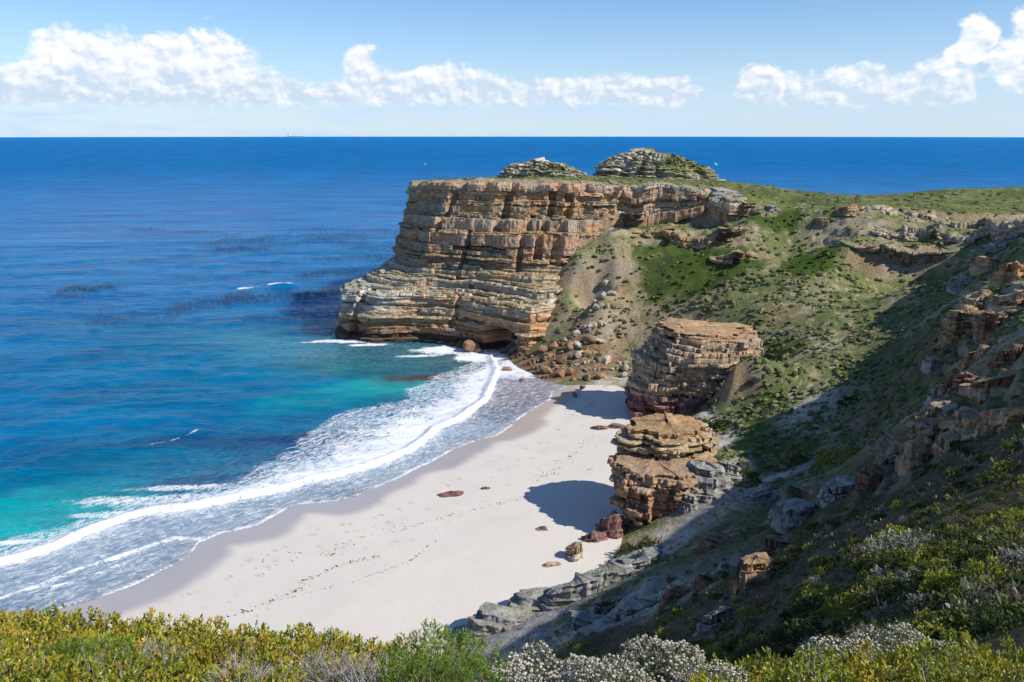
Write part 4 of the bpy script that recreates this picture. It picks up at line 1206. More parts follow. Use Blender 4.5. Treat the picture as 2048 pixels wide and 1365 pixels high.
# picture point, half width and height in picture px, tone, label
OUT = [
    (1516, 1168, 44, 26, 58, WARM, 'sunlit orange and grey crag standing alone in the shaded slope'),
    (1895, 850, 30, 24, 40, WARM, 'square orange block at the left end of the sunlit ledge on the right slope'),
    (1950, 846, 34, 22, 36, WARM, 'middle tan block of the sunlit ledge on the right slope'),
    (2012, 842, 40, 22, 36, WARM, 'long orange block of the sunlit ledge at the right edge of the picture'),
    (1855, 885, 36, 26, 42, WARM, 'tan crag below the left end of the sunlit ledge'),
    (1838, 935, 34, 24, 44, WARM, 'lowest tan crag in the broken row under the sunlit ledge'),
    (1905, 900, 26, 18, 24, WARM, 'small tan rock right of the crag under the sunlit ledge'),
    (2010, 775, 60, 26, 30, WARM, 'broad tilted orange slab above the sunlit ledge'),
    (1940, 770, 36, 20, 24, RED, 'brown rock left of the broad orange slab'),
    (1900, 790, 30, 18, 22, COOL, 'grey rock step above the left end of the sunlit ledge'),
    (1925, 668, 34, 22, 44, WARM, 'tan crag lit by sun inside the shadow on the upper right slope'),
    (1998, 660, 30, 22, 40, RED, 'brown crag right of the tan crag inside the shadow'),
    (1965, 612, 34, 20, 30, WARM, 'rounded brown rock above the tan crag on the upper right slope'),
    (2035, 620, 30, 20, 34, WARM, 'tan rock by the right picture edge above the shadow'),
    (2040, 560, 36, 20, 28, WARM, 'weathered tan outcrop high at the right picture edge'),
    (1985, 540, 34, 18, 24, WARM, 'weathered tan outcrop left of the one high at the right edge'),
    (1930, 575, 28, 16, 20, COOL, 'low grey rock beside the dark hollow on the upper right'),
    (2025, 490, 40, 16, 22, COOL, 'pale grey outcrop below the right end of the plateau rim'),
    (1880, 735, 24, 14, 20, COOL, 'grey rock in the shade where the upper slope steepens'),
    (1965, 720, 34, 18, 26, WARM, 'tan ledge above the brown rock on the right slope'),
    (2035, 705, 34, 18, 28, RED, 'brown ledge at the right edge under the upper shadow'),
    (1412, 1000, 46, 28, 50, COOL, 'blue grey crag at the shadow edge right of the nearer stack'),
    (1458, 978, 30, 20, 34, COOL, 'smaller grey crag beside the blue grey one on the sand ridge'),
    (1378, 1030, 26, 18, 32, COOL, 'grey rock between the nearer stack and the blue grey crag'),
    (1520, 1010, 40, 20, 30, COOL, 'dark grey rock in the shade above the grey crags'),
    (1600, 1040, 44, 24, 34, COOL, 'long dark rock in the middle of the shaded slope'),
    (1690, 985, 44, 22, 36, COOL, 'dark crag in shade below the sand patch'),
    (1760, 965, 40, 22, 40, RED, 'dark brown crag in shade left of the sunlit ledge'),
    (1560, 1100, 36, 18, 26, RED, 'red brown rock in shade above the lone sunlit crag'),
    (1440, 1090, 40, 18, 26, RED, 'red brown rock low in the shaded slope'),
    (1360, 1210, 36, 18, 26, RED, 'red rock on the pale shaded ground near the beach'),
    (1420, 1180, 30, 16, 22, RED, 'small red rock left of the lone sunlit crag'),
    (1440, 1235, 40, 22, 30, COOL, 'grey slab in shade below the lone sunlit crag'),
    (945, 1284, 66, 26, 20, COOL, 'lowest pale grey rock at the tip of the ridge on the sand'),
    (1015, 1258, 80, 34, 32, COOL, 'pale grey lumpy rock of the ridge beside the beach'),
    (1085, 1222, 74, 34, 34, COOL, 'grey rock in the middle of the ridge beside the beach'),
    (1150, 1206, 80, 40, 40, COOL, 'largest grey rock of the ridge beside the beach'),
    (1215, 1172, 76, 36, 36, COOL, 'grey rock near the upper end of the ridge beside the beach'),
    (1285, 1142, 64, 30, 30, COOL, 'upper end of the grey rock ridge beside the beach'),
    (1180, 1260, 60, 26, 32, COOL, 'dark slate grey slab in shade behind the beach ridge'),
    (1280, 1230, 56, 26, 34, COOL, 'second slate grey slab in shade behind the beach ridge'),
    (1226, 1082, 34, 24, 30, PURP, 'stacked purple slabs leaning at the foot of the nearer stack'),
    (1188, 1092, 30, 14, 10, PURP, 'low dark purple rock in the shadow of the nearer stack'),
    (1150, 1122, 22, 15, 30, ((0.42, 0.37, 0.30), (0.40, 0.27, 0.16)), 'rounded cream and grey boulder alone on the sand'),
    (898, 998, 34, 7, 5, PURP, 'long flat purple rock slab lying on the open sand'),
    (972, 989, 11, 4, 3, PURP, 'small flat purple rock beside the long slab on the sand'),
    (1082, 1067, 14, 4.5, 3.5, PURP, 'small flat purple rock on sand below the stack shadow'),
    (1200, 860, 17, 6, 5, PURP, 'flat purple rock left of the far stack foot'),
    (1240, 860, 22, 6, 5, PURP, 'flat purple slab touching the far stack foot'),
    (1105, 1144, 22, 5, 5, ((0.46, 0.33, 0.22), (0.42, 0.27, 0.17)), 'low tan rock half buried in sand by the cream boulder'),
    (1700, 446, 24, 12, 12, WARM, 'broken tan rock at the head of the orange gully'),
    (1650, 458, 18, 10, 10, WARM, 'tan rock left of the orange gully on the saddle slope'),
    (1545, 440, 16, 8, 9, COOL, 'single pale boulder on the green slope below the long crag'),
    (1450, 412, 40, 12, 14, COOL, 'pale rock heap on the lower end of the long crag'),
]
op = hit([(o[0], o[1]) for o in OUT])
for i, (o, p) in enumerate(zip(OUT, op)):
    depth = p[1] * math.cos(PITCH) + (CAM_Z - p[2]) * math.sin(PITCH)
    k = depth / FPX
    look = math.atan2(CAM_Z - p[2], p[1])
    rx = o[2] * k; ry = max(o[3] * k / max(0.35, math.sin(look)) * 0.7, rx * 0.45); h = o[4] * k * 0.85
    ry = min(ry, rx * 1.2)
    flat = o[4] < 8
    q = (p[0], p[1] + ry * 0.55, p[2])
    q = (q[0], q[1], float(max(land_z(np.array([q[0]]), np.array([q[1]]))[0], beach_z(np.array([q[0]]), np.array([q[1]]))[0])))
    z0 = min(q[2], p[2] + h * 0.5)
    outcrop('flat_rock' if flat else 'rock_outcrop', o[6], (q[0], q[1], z0), rx, ry, max(h, 0.35), 2 if flat else max(3, min(7, int(h / 0.9))), simple_col(o[5][0], o[5][1], 100 + i), 200 + i, rot=random.uniform(-0.3, 0.3), sink=0.5 if flat else 1.5, tilt=(0.10, -0.45) if (o[5] is PURP and not flat) else (random.uniform(-0.25, 0.25), random.uniform(-0.3, 0.1)))


# ------------------------------------------------------------------ boulders under the headland
def ico(sub):
    import bmesh
    bm = bmesh.new()
    bmesh.ops.create_icosphere(bm, subdivisions=sub, radius=1.0)
    V = np.array([v.co[:] for v in bm.verts]); F = np.array([[v.index for v in f.verts] for f in bm.faces])
    bm.free()
    return V, F


ICO2 = ico(2); ICO3 = ico(3); ICO1 = ico(1)


def boulder_mesh(seed, tone):
    r = np.random.default_rng(seed)
    V, F = ICO3
    n = r.normal(size=(11, 3)); n /= np.linalg.norm(n, axis=1, keepdims=True)
    d = r.uniform(0.55, 0.95, 11)
    dots = V @ n.T
    rad = np.min(np.where(dots > 0.05, d / np.maximum(dots, 0.05), 9), axis=1)
    rad = np.minimum(rad, 1.15)
    W = V * rad[:, None] * np.array((1.0, 0.8, 0.7))
    W += V * (0.05 * fbm(V[:, 0] * 3 + seed, V[:, 1] * 3 + V[:, 2] * 2, 3, seed))[:, None]
    c = lerp(np.array(tone[0]), np.array(tone[1]), r.uniform())
    C = np.tile(c * r.uniform(0.85, 1.2), (len(V), 1))
    return mesh_np('boulder', W, F, C, {'ledge': np.full(len(V), 0.15)}, M_ROCK, smooth=False)


TONE_BROWN = ((0.31, 0.15, 0.08), (0.27, 0.18, 0.11)); TONE_GREY = ((0.36, 0.34, 0.31), (0.42, 0.33, 0.24)); TONE_DARK = ((0.16, 0.075, 0.05), (0.12, 0.07, 0.055))
BM = {k: [boulder_mesh(900 + 20 * j + i, t) for i in range(6)] for j, (k, t) in enumerate((('brown', TONE_BROWN), ('grey', TONE_GREY), ('dark', TONE_DARK)))}


def put_boulder(p, size, kind, label, group=None, sink=0.25, name='boulder'):
    o = link(name, random.choice(BM[kind]), None, label=label, category='boulder')
    if group:
        o['group'] = group
    o.location = (p[0], p[1], p[2] + size * (0.7 - 0.7 * 2 * sink) * 0.8)
    o.rotation_euler = (random.uniform(-0.4, 0.4), random.uniform(-0.4, 0.4), random.uniform(0, 6.28))
    o.scale = (size * random.uniform(0.85, 1.2), size * random.uniform(0.85, 1.2), size * random.uniform(0.8, 1.15))
    return o


def in_poly(n, poly, seed):
    r = np.random.default_rng(seed)
    poly = np.array(poly, float)
    out_ = []
    while len(out_) < n:
        q = r.uniform(poly.min(0), poly.max(0), (400, 2))
        sd = poly_sd(q[:, 0], q[:, 1], poly)
        out_ += [tuple(a) for a in q[sd > 0]]
    return out_[:n]


pile = in_poly(120, [(1060, 718), (1130, 690), (1180, 700), (1230, 735), (1280, 745), (1275, 762), (1200, 762), (1130, 768), (1075, 752)], 1)
upper = in_poly(46, [(1120, 690), (1165, 645), (1215, 570), (1235, 585), (1200, 680), (1215, 725), (1160, 715)], 2)
surf = in_poly(34, [(985, 702), (1060, 718), (1085, 760), (1120, 772), (1070, 745), (1000, 715)], 3)
pp = hit(pile + upper + surf)
for i, p in enumerate(pp):
    if i < 120:
        big = i % 6 == 0
        low = pile[i][0] < 1150
        s_ = random.uniform(1.6, 2.5) if big else random.uniform(0.5, 1.2)
        if low:
            put_boulder(p, s_, 'brown', 'rust brown boulder in the heap at the foot of the headland cliff', 'boulders heaped under the headland')
        else:
            put_boulder(p, s_ * 0.9, random.choice(['grey', 'grey', 'brown']), 'pale grey or tan boulder between headland heap and beach', 'boulders at the back of the beach')
    elif i < 166:
        put_boulder(p, random.uniform(0.6, 1.9), 'grey', 'grey fallen block in the gully right of the headland cliff', 'fallen blocks in the gully')
    else:
        q = (p[0], p[1], max(p[2], -0.35))
        put_boulder(q, random.uniform(0.4, 1.2), 'dark', 'dark wet rock awash in foam by the boulder heap', 'rocks awash in the surf')
for (x, y, z, sz, kd, lb) in [(940, 703, 0.2, 4.0, 'brown', 'big orange rock standing in white water below the cave'), (925, 697, 0, 2.6, 'dark', 'dark rock left of the big orange rock by the cave'), (958, 706, 0, 2.0, 'brown', 'low orange rock right of the big orange rock by the cave'),
                              (905, 693, 0, 1.6, 'dark', 'low black rock in the surf outside the cave'), (1016, 742, -0.1, 1.7, 'brown', 'single rust red rock alone in the foam'), (1043, 765, -0.3, 1.2, 'dark', 'small dark red rock in shallow foam near the sand'),
                              (1110, 742, 0.6, 2.6, 'brown', 'largest rounded orange boulder at the water edge of the heap'), (1128, 725, 1.2, 2.6, 'brown', 'tall square tan boulder in the middle of the heap'), (1150, 793, 0.7, 1.2, 'brown', 'lone brown rock on the sand below the heap'),
                              (1165, 778, 1.0, 1.3, 'brown', 'tan boulder at the sand edge of the heap'), (1160, 700, 4.0, 2.6, 'grey', 'long pale block resting high on the heap')]:
    p = at_z(x, y, z)
    put_boulder((p[0], p[1] + 0.4 * sz, p[2]), sz, kd, lb)


# ------------------------------------------------------------------ plants
def mat_leaf(name, trans=0.3, rough=0.5, spec=0.35):
    m, N, b = new_mat(name)
    col = N.attr('Col')
    rnd = N.node('ShaderNodeObjectInfo').outputs['Random']
    v = N.mapr(rnd, 0, 1, 0.82, 1.18, 'LINEAR')
    c = N.mix(1.0, col, N.comb(v, v, v), 'MULTIPLY')
    N.put(b.inputs['Base Color'], c)
    b.inputs['Roughness'].default_value = rough
    b.inputs['Specular IOR Level'].default_value = spec
    if trans > 0:
        tr = N.node('ShaderNodeBsdfTranslucent')
        N.put(tr.inputs['Color'], c)
        mx = N.node('ShaderNodeMixShader')
        mx.inputs[0].default_value = trans
        N.l.new(b.outputs[0], mx.inputs[1]); N.l.new(tr.outputs[0], mx.inputs[2])
        o = [n for n in N.n if n.type == 'OUTPUT_MATERIAL'][0]
        N.l.new(mx.outputs[0], o.inputs[0])
    return m


M_LEAF = mat_leaf('broad_leaf', 0.32, 0.42, 0.4)
M_HEATH = mat_leaf('fine_leaf', 0.2, 0.7, 0.15)
M_TWIG = mat_leaf('dry_twig', 0.0, 0.9, 0.1)
M_FLOWER = mat_leaf('flower_head', 0.1, 0.85, 0.1)


def frames(d, r):
    """unit vectors u, v across unit directions d"""
    a = r.normal(size=d.shape)
    u = np.cross(d, a); u /= np.linalg.norm(u, axis=1, keepdims=True) + 1e-9
    return u, np.cross(d, u)


def leaves(base, d, L, Wd, c0, c1, r, curl=0.25):
    """oval leaves: six points, four triangles each"""
    n = len(base)
    u, v = frames(d, r)
    L = L[:, None]; Wd = Wd[:, None]
    p = [base, base + d * L * 0.35 + u * Wd * 0.5 - v * L * curl * 0.05, base + d * L * 0.35 - u * Wd * 0.5 - v * L * curl * 0.05,
         base + d * L * 0.75 + u * Wd * 0.38 + v * L * curl * 0.15, base + d * L * 0.75 - u * Wd * 0.38 + v * L * curl * 0.15, base + d * L + v * L * curl * 0.3]
    V = np.stack(p, 1).reshape(-1, 3)
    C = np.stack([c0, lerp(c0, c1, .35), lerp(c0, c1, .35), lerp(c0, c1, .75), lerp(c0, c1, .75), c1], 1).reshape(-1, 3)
    k = np.arange(n)[:, None] * 6
    F = np.concatenate([k + np.array([[0, 1, 2]]), k + np.array([[1, 3, 2]]), k + np.array([[2, 3, 4]]), k + np.array([[3, 5, 4]])])
    return V, F, C


def sticks(a, b, w, col):
    """three sided tapering twigs from a to b"""
    n = len(a)
    d = b - a; d /= np.linalg.norm(d, axis=1, keepdims=True) + 1e-9
    u, v = frames(d, np.random.default_rng(3))
    w = np.asarray(w)[:, None]
    P = []
    for q, k in ((a, 1.0), (b, 0.3)):
        for t in (0, 2.094, 4.189):
            P.append(q + (u * math.cos(t) + v * math.sin(t)) * w * k)
    V = np.stack(P, 1).reshape(-1, 3)
    k = np.arange(n)[:, None] * 6
    F = np.concatenate([k + np.array([[i, (i + 1) % 3, 3 + (i + 1) % 3]]) for i in range(3)] + [k + np.array([[i, 3 + (i + 1) % 3, 3 + i]]) for i in range(3)])
    return V, F, np.repeat(col, 6, 0)


def join(parts):
    Vs, Fs, Cs = [], [], []
    o = 0
    for V, F, C in parts:
        Vs.append(V); Fs.append(F + o); Cs.append(C); o += len(V)
    return np.vstack(Vs), np.vstack(Fs), np.vstack(Cs)


def dome_points(n, r, lump=0.22, seed=0, inner=0.35):
    """points in the outer shell of a lumpy unit dome, with outward directions"""
    az = r.uniform(0, 2 * math.pi, n); cz = r.uniform(-0.05, 1.0, n)
    st = np.sqrt(1 - np.clip(cz, 0, 1) ** 2)
    d = np.stack([np.cos(az) * st, np.sin(az) * st, np.clip(cz, 0.0, 1)], -1)
    rad = 1 + lump * 2.2 * fbm(d[:, 0] * 1.9 + seed, d[:, 1] * 1.9 + d[:, 2] * 1.3, 3, seed)
    rad *= 1 - inner * r.uniform(0, 1, n) ** 2
    return d * rad[:, None], d


def pick(r, n, cols, p=None):
    i = r.choice(len(cols), n, p=p)
    return np.array(cols)[i] * r.uniform(0.78, 1.2, (n, 1))


def add_bush_variant(name, parts):
    """parts: list of (part name, V, F, C, material) -> list of (part name, mesh)"""
    return [(pn, mesh_np(name + '_' + pn, V, F, C, mat=m, smooth=False)) for pn, V, F, C, m in parts]


def broadleaf_bush(seed, nspr, leaf, tint):
    """waxy oval leaves in upright sprigs over grey twigs; unit radius and height"""
    r = np.random.default_rng(seed)
    P, d = dome_points(nspr, r, 0.2, seed, 0.3)
    P[:, 2] = np.maximum(P[:, 2], 0.02)
    up = d * 0.55 + np.array((0, 0, 0.75)) + r.normal(0, 0.22, d.shape)
    up /= np.linalg.norm(up, axis=1, keepdims=True)
    bs, ds, c0s, c1s = [], [], [], []
    warm = np.clip(fbm(P[:, 0] * 2.2 + seed, P[:, 1] * 2.2, 3, seed) * 1.4 + 0.30 + tint, 0, 1)
    for j in range(9):
        t = j / 8.0
        b = P + up * (leaf * (t - 0.9) * 2.0)
        a = r.normal(0, 1, d.shape)
        q = up * (0.55 + 0.5 * t) + a * 0.45
        q /= np.linalg.norm(q, axis=1, keepdims=True)
        bs.append(b); ds.append(q)
        g = pick(r, len(P), [(0.20, 0.25, 0.022), (0.29, 0.32, 0.028), (0.14, 0.19, 0.024)])
        y = pick(r, len(P), [(0.60, 0.46, 0.04), (0.58, 0.29, 0.05), (0.52, 0.42, 0.04), (0.38, 0.36, 0.03)])
        k = (warm * (0.35 + 0.75 * t))[:, None]
        c0s.append(lerp(g, y, np.clip(k - 0.15, 0, 1))); c1s.append(lerp(g * 1.15, y, np.clip(k + 0.08, 0, 1)))
    b = np.vstack(bs); dd = np.vstack(ds)
    n = len(b)
    lv = leaves(b, dd, leaf * r.uniform(0.7, 1.25, n), leaf * r.uniform(0.38, 0.58, n), np.vstack(c0s), np.vstack(c1s), r)
    m = 260
    T, td = dome_points(m, r, 0.2, seed, 0.25)
    root = np.stack([r.normal(0, 0.25, m), r.normal(0, 0.25, m), np.full(m, 0.02)], -1)
    mid = lerp(root, T, 0.55) + r.normal(0, 0.09, T.shape)
    cc = pick(r, m, [(0.30, 0.27, 0.27), (0.22, 0.18, 0.15), (0.38, 0.35, 0.35)])
    s1 = sticks(root, mid, np.full(m, leaf * 0.22), cc); s2 = sticks(mid, T * 1.02, np.full(m, leaf * 0.13), cc)
    V, F, C = join([s1, s2])
    return add_bush_variant('broadleaf_bush', [('foliage', *lv, M_LEAF), ('twigs', V, F, C, M_TWIG)])


def flower_bush(seed, nhead, hr):
    """grey-green dome covered with small cream flower heads"""
    r = np.random.default_rng(seed)
    P, d = dome_points(nhead, r, 0.16, seed, 0.08)
    P[:, 2] = np.maximum(P[:, 2], 0.02)
    iv, if_ = ICO1
    H = []
    sc = hr * r.uniform(0.7, 1.3, nhead)
    V = (P[:, None, :] + iv[None] * sc[:, None, None] * np.array((1, 1, 0.75))).reshape(-1, 3)
    F = (if_[None] + (np.arange(nhead) * len(iv))[:, None, None]).reshape(-1, 3)
    C = np.repeat(pick(r, nhead, [(0.56, 0.51, 0.41), (0.62, 0.58, 0.50), (0.44, 0.37, 0.28), (0.52, 0.49, 0.40)]), len(iv), 0)
    n = nhead * 6
    B, bd = dome_points(n, r, 0.16, seed, 0.35)
    B *= 0.97
    q = bd * 0.7 + np.array((0, 0, 0.5)) + r.normal(0, 0.4, bd.shape); q /= np.linalg.norm(q, axis=1, keepdims=True)
    g = pick(r, n, [(0.19, 0.215, 0.12), (0.15, 0.18, 0.08), (0.25, 0.26, 0.18)])
    lv = leaves(B, q, hr * r.uniform(2.0, 3.6, n), hr * r.uniform(0.4, 0.7, n), g * 0.7, g, r)
    return add_bush_variant('flower_bush', [('foliage', *lv, M_HEATH), ('flower_heads', V, F, C, M_FLOWER)])


def heath_bush(seed, n, leaf, cols, twig=True, wid=0.16, tuft=14):
    """needle leaved bush: many brush-like tufts"""
    r = np.random.default_rng(seed)
    nt = n // tuft
    T, td = dome_points(nt, r, 0.26, seed, 0.28)
    T[:, 2] = np.maximum(T[:, 2], 0.02)
    ax = td * 0.6 + np.array((0, 0, 0.6)) + r.normal(0, 0.25, td.shape); ax /= np.linalg.norm(ax, axis=1, keepdims=True)
    k = np.repeat(np.arange(nt), tuft)
    t = r.uniform(-1.6, 0.6, len(k))
    b = T[k] + ax[k] * (t * leaf)[:, None]
    q = ax[k] * 0.8 + r.normal(0, 0.5, b.shape); q /= np.linalg.norm(q, axis=1, keepdims=True)
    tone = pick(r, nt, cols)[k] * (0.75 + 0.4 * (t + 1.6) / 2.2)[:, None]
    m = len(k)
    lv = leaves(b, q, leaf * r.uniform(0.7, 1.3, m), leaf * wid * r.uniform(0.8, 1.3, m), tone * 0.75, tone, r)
    out_ = [('foliage', *lv, M_HEATH)]
    if twig:
        j = 60
        Q, _ = dome_points(j, r, 0.2, seed, 0.3)
        root = np.stack([r.normal(0, 0.15, j), r.normal(0, 0.15, j), np.full(j, 0.0)], -1)
        out_.append(('twigs', *sticks(root, Q, np.full(j, 0.012), pick(r, j, [(0.16, 0.12, 0.09), (0.24, 0.2, 0.17)])), M_TWIG))
    return add_bush_variant('heath_bush', out_)


def dead_bush(seed, n):
    r = np.random.default_rng(seed)
    P, d = dome_points(n, r, 0.25, seed, 0.4)
    root = np.stack([r.normal(0, 0.18, n), r.normal(0, 0.18, n), np.zeros(n)], -1)
    mid = lerp(root, P, r.uniform(0.45, 0.7, (n, 1))) + r.normal(0, 0.08, P.shape)
    cc = pick(r, n, [(0.36, 0.33, 0.33), (0.28, 0.24, 0.23), (0.42, 0.40, 0.40)])
    a = sticks(root, mid, np.full(n, 0.012), cc); b = sticks(mid, P, np.full(n, 0.007), cc)
    k = r.integers(0, n, n * 3)
    t0 = lerp(mid[k], P[k], r.uniform(0.2, 0.9, (n * 3, 1)))
    c = sticks(t0, t0 + d[k] * 0.10 + r.normal(0, 0.09, t0.shape), np.full(n * 3, 0.004), cc[k])
    return add_bush_variant('dead_bush', [('branches', *join([a, b, c]), M_TWIG)])


KIND = {  # a few meshes of each kind
    'broadleaf': [broadleaf_bush(10 + i, 900, 0.060, t) for i, t in enumerate((0.0, 0.25, 0.42, -0.12))],
    'flower': [flower_bush(30 + i, 1150, 0.022) for i in range(3)],
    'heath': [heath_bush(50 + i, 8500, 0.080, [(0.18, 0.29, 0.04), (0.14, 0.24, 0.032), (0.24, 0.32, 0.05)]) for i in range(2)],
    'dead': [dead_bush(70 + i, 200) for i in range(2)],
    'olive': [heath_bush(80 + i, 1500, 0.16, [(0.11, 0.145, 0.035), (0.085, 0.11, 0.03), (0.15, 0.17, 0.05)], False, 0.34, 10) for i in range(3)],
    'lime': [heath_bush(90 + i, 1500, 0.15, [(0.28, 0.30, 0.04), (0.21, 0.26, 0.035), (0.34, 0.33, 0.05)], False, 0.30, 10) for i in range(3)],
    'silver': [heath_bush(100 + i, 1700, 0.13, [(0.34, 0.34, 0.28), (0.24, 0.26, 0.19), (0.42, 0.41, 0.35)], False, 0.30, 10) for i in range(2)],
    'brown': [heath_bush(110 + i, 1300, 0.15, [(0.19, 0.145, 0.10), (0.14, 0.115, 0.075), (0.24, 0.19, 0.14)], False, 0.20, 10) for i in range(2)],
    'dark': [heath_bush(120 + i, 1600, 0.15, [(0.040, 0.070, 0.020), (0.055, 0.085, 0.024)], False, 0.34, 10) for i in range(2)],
}
NAMES = {'broadleaf': 'broadleaf_shrub', 'flower': 'flowering_shrub', 'heath': 'heath_shrub', 'dead': 'dry_shrub', 'olive': 'olive_shrub', 'lime': 'lime_green_shrub', 'silver': 'silver_shrub', 'brown': 'brown_shrub', 'dark': 'dark_shrub'}


def plant(kind, loc, rx, ry, h, label, group=None, var=None):
    v = KIND[kind][random.randrange(len(KIND[kind])) if var is None else var]
    root = bpy.data.objects.new(NAMES[kind], None)
    COL.objects.link(root)
    root.location = loc
    root.rotation_euler = (0, 0, random.uniform(0, 6.28))
    root.scale = (rx, ry, h)
    root.empty_display_size = 0.1
    root['label'] = label; root['category'] = 'shrub'
    if group:
        root['group'] = group
    for pn, me in v:
        c = bpy.data.objects.new(pn, me)
        COL.objects.link(c)
        c.parent = root
        c['kind'] = 'stuff'
    return root


def fore(kind, x, y, Y, r, label, group=None, hmin=0.45, var=None, squash=1.0):
    """shrub whose top shows at picture point x, y at distance Y"""
    p = at_y(x, y, Y)
    h = r * 0.92 * squash
    return plant(kind, (p[0], p[1], p[2] - h * 1.04), r, r, h, label, group, var)


# foreground: leafy hedge on the left
edge = lambda x: np.interp(x, [-200, 0, 200, 400, 560, 700, 800, 860], [1222, 1236, 1256, 1266, 1274, 1286, 1300, 1320])
ORD = ['first', 'second', 'third', 'fourth', 'fifth', 'sixth', 'seventh', 'eighth', 'ninth', 'tenth', 'eleventh', 'twelfth', 'thirteenth', 'fourteenth']
ROWS = ['far edge row of the left foreground', 'row behind the far left edge', 'middle row of the left foreground', 'nearest row of the left foreground']
LEFT_LABEL = ['yellow green leafy shrub with reddish tips at the far edge of the left foreground', 'low green and gold leafy shrub in the left foreground row nearest the camera']
i = 0
for row, (Y, dy, step, rad) in enumerate(((6.9, 4, 95, 0.62), (5.9, 34, 100, 0.58), (5.0, 74, 110, 0.55), (4.3, 112, 125, 0.5))):
    x = -190 + 40 * (row % 2)
    k_ = 0
    while x < (840 if row < 2 else 800):
        fore('broadleaf', x + random.uniform(-18, 18), float(edge(x)) + dy + random.uniform(-4, 7), Y + random.uniform(-.25, .25), rad * random.uniform(0.85, 1.15),
             ('gold tipped' if row < 2 else 'green and gold') + ' leafy shrub, ' + ORD[k_] + ' from left in the ' + ROWS[row], 'leafy shrubs along the far edge on the left' if row < 2 else 'leafy shrubs nearest the camera on the left', var=[1, 2, 2, 0][i % 4] if row < 2 else [0, 3, 1][i % 3])
        i += 1
        k_ += 1
        x += step
for (x, y, Y, r, lb) in [(290, 1284, 5.6, 0.34, 'dry grey twiggy shrub between the leafy shrubs far left'), (120, 1318, 4.9, 0.4, 'dry brown grey twiggy shrub at lower left'), (620, 1305, 5.2, 0.34, 'pale dry shrub in the middle of the left foreground'),
                         (690, 1312, 5.0, 0.36, 'bleached twiggy shrub left of the dome shaped green shrub'), (770, 1330, 4.4, 0.42, 'brown grey bare shrub touching the dome shaped green shrub'), (470, 1322, 4.7, 0.28, 'small bare twigs in the left foreground centre'), (20, 1330, 4.6, 0.3, 'bare twigs in the bottom left corner')]:
    fore('dead', x, y, Y, r, lb)
for (x, y, Y, r, lb, v) in [(878, 1281, 4.7, 0.40, 'dome shaped bright green heath shrub at bottom centre', 0), (840, 1318, 4.3, 0.26, 'lower left lobe of green heath by the dome shaped shrub', 1), (925, 1322, 4.4, 0.22, 'small green heath shrub right of the dome shaped one', 1), (190, 1288, 5.4, 0.3, 'small bright green heath shrub among the leafy shrubs on the left', 0), (110, 1298, 5.1, 0.26, 'bright green tuft at far lower left', 1), (648, 1266, 8.0, 0.3, 'small grey green shrub peeping over the left foreground edge', 1)]:
    fore('heath', x, y, Y, r, lb, var=v)
for (x, y, Y, r, lb, v) in [(1090, 1321, 5.0, 0.52, 'left dome of cream flowering shrub at bottom centre right', 0), (1320, 1303, 5.0, 0.50, 'rounded cream flowering shrub taller than its left neighbour', 1), (1440, 1345, 4.4, 0.30, 'low cream flowering shrub beside the right leafy hedge', 2), (1010, 1345, 4.5, 0.28, 'small cream flowering shrub beside the green heath dome', 2), (1210, 1338, 4.5, 0.36, 'cream flowering shrub between the two larger domes', 2),
                            (1700, 1292, 8.5, 0.62, 'white flowering shrub behind the right leafy hedge', 0), (1810, 1271, 10.5, 0.85, 'white flowering shrub dome higher and farther behind the right hedge', 1), (1905, 1300, 9.6, 0.6, 'white flowering shrub at the right end behind the hedge', 2)]:
    fore('flower', x, y, Y, r, lb, var=v)
for row, (Y, yy, step, rad) in enumerate(((4.5, 1318, 95, 0.42), (3.9, 1350, 105, 0.40))):
    x = 1500 - 30 * row
    while x < 2200:
        fore('broadleaf', x, float(np.interp(x, [1440, 1560, 1750, 1900, 2100], [1352, 1334, 1324, 1314, 1326])) + (yy - 1318) + random.uniform(-3, 6), Y, rad * random.uniform(.9, 1.1), 'glossy yellow green shrub, ' + ORD[int((x - 1500 + 30 * row) / step + 0.5)] + ' from left in the ' + ('back' if row == 0 else 'front') + ' row, bottom right hedge', 'leafy hedge at the bottom right', var=[0, 3, 1, 0][int(x / 95) % 4])
        x += step


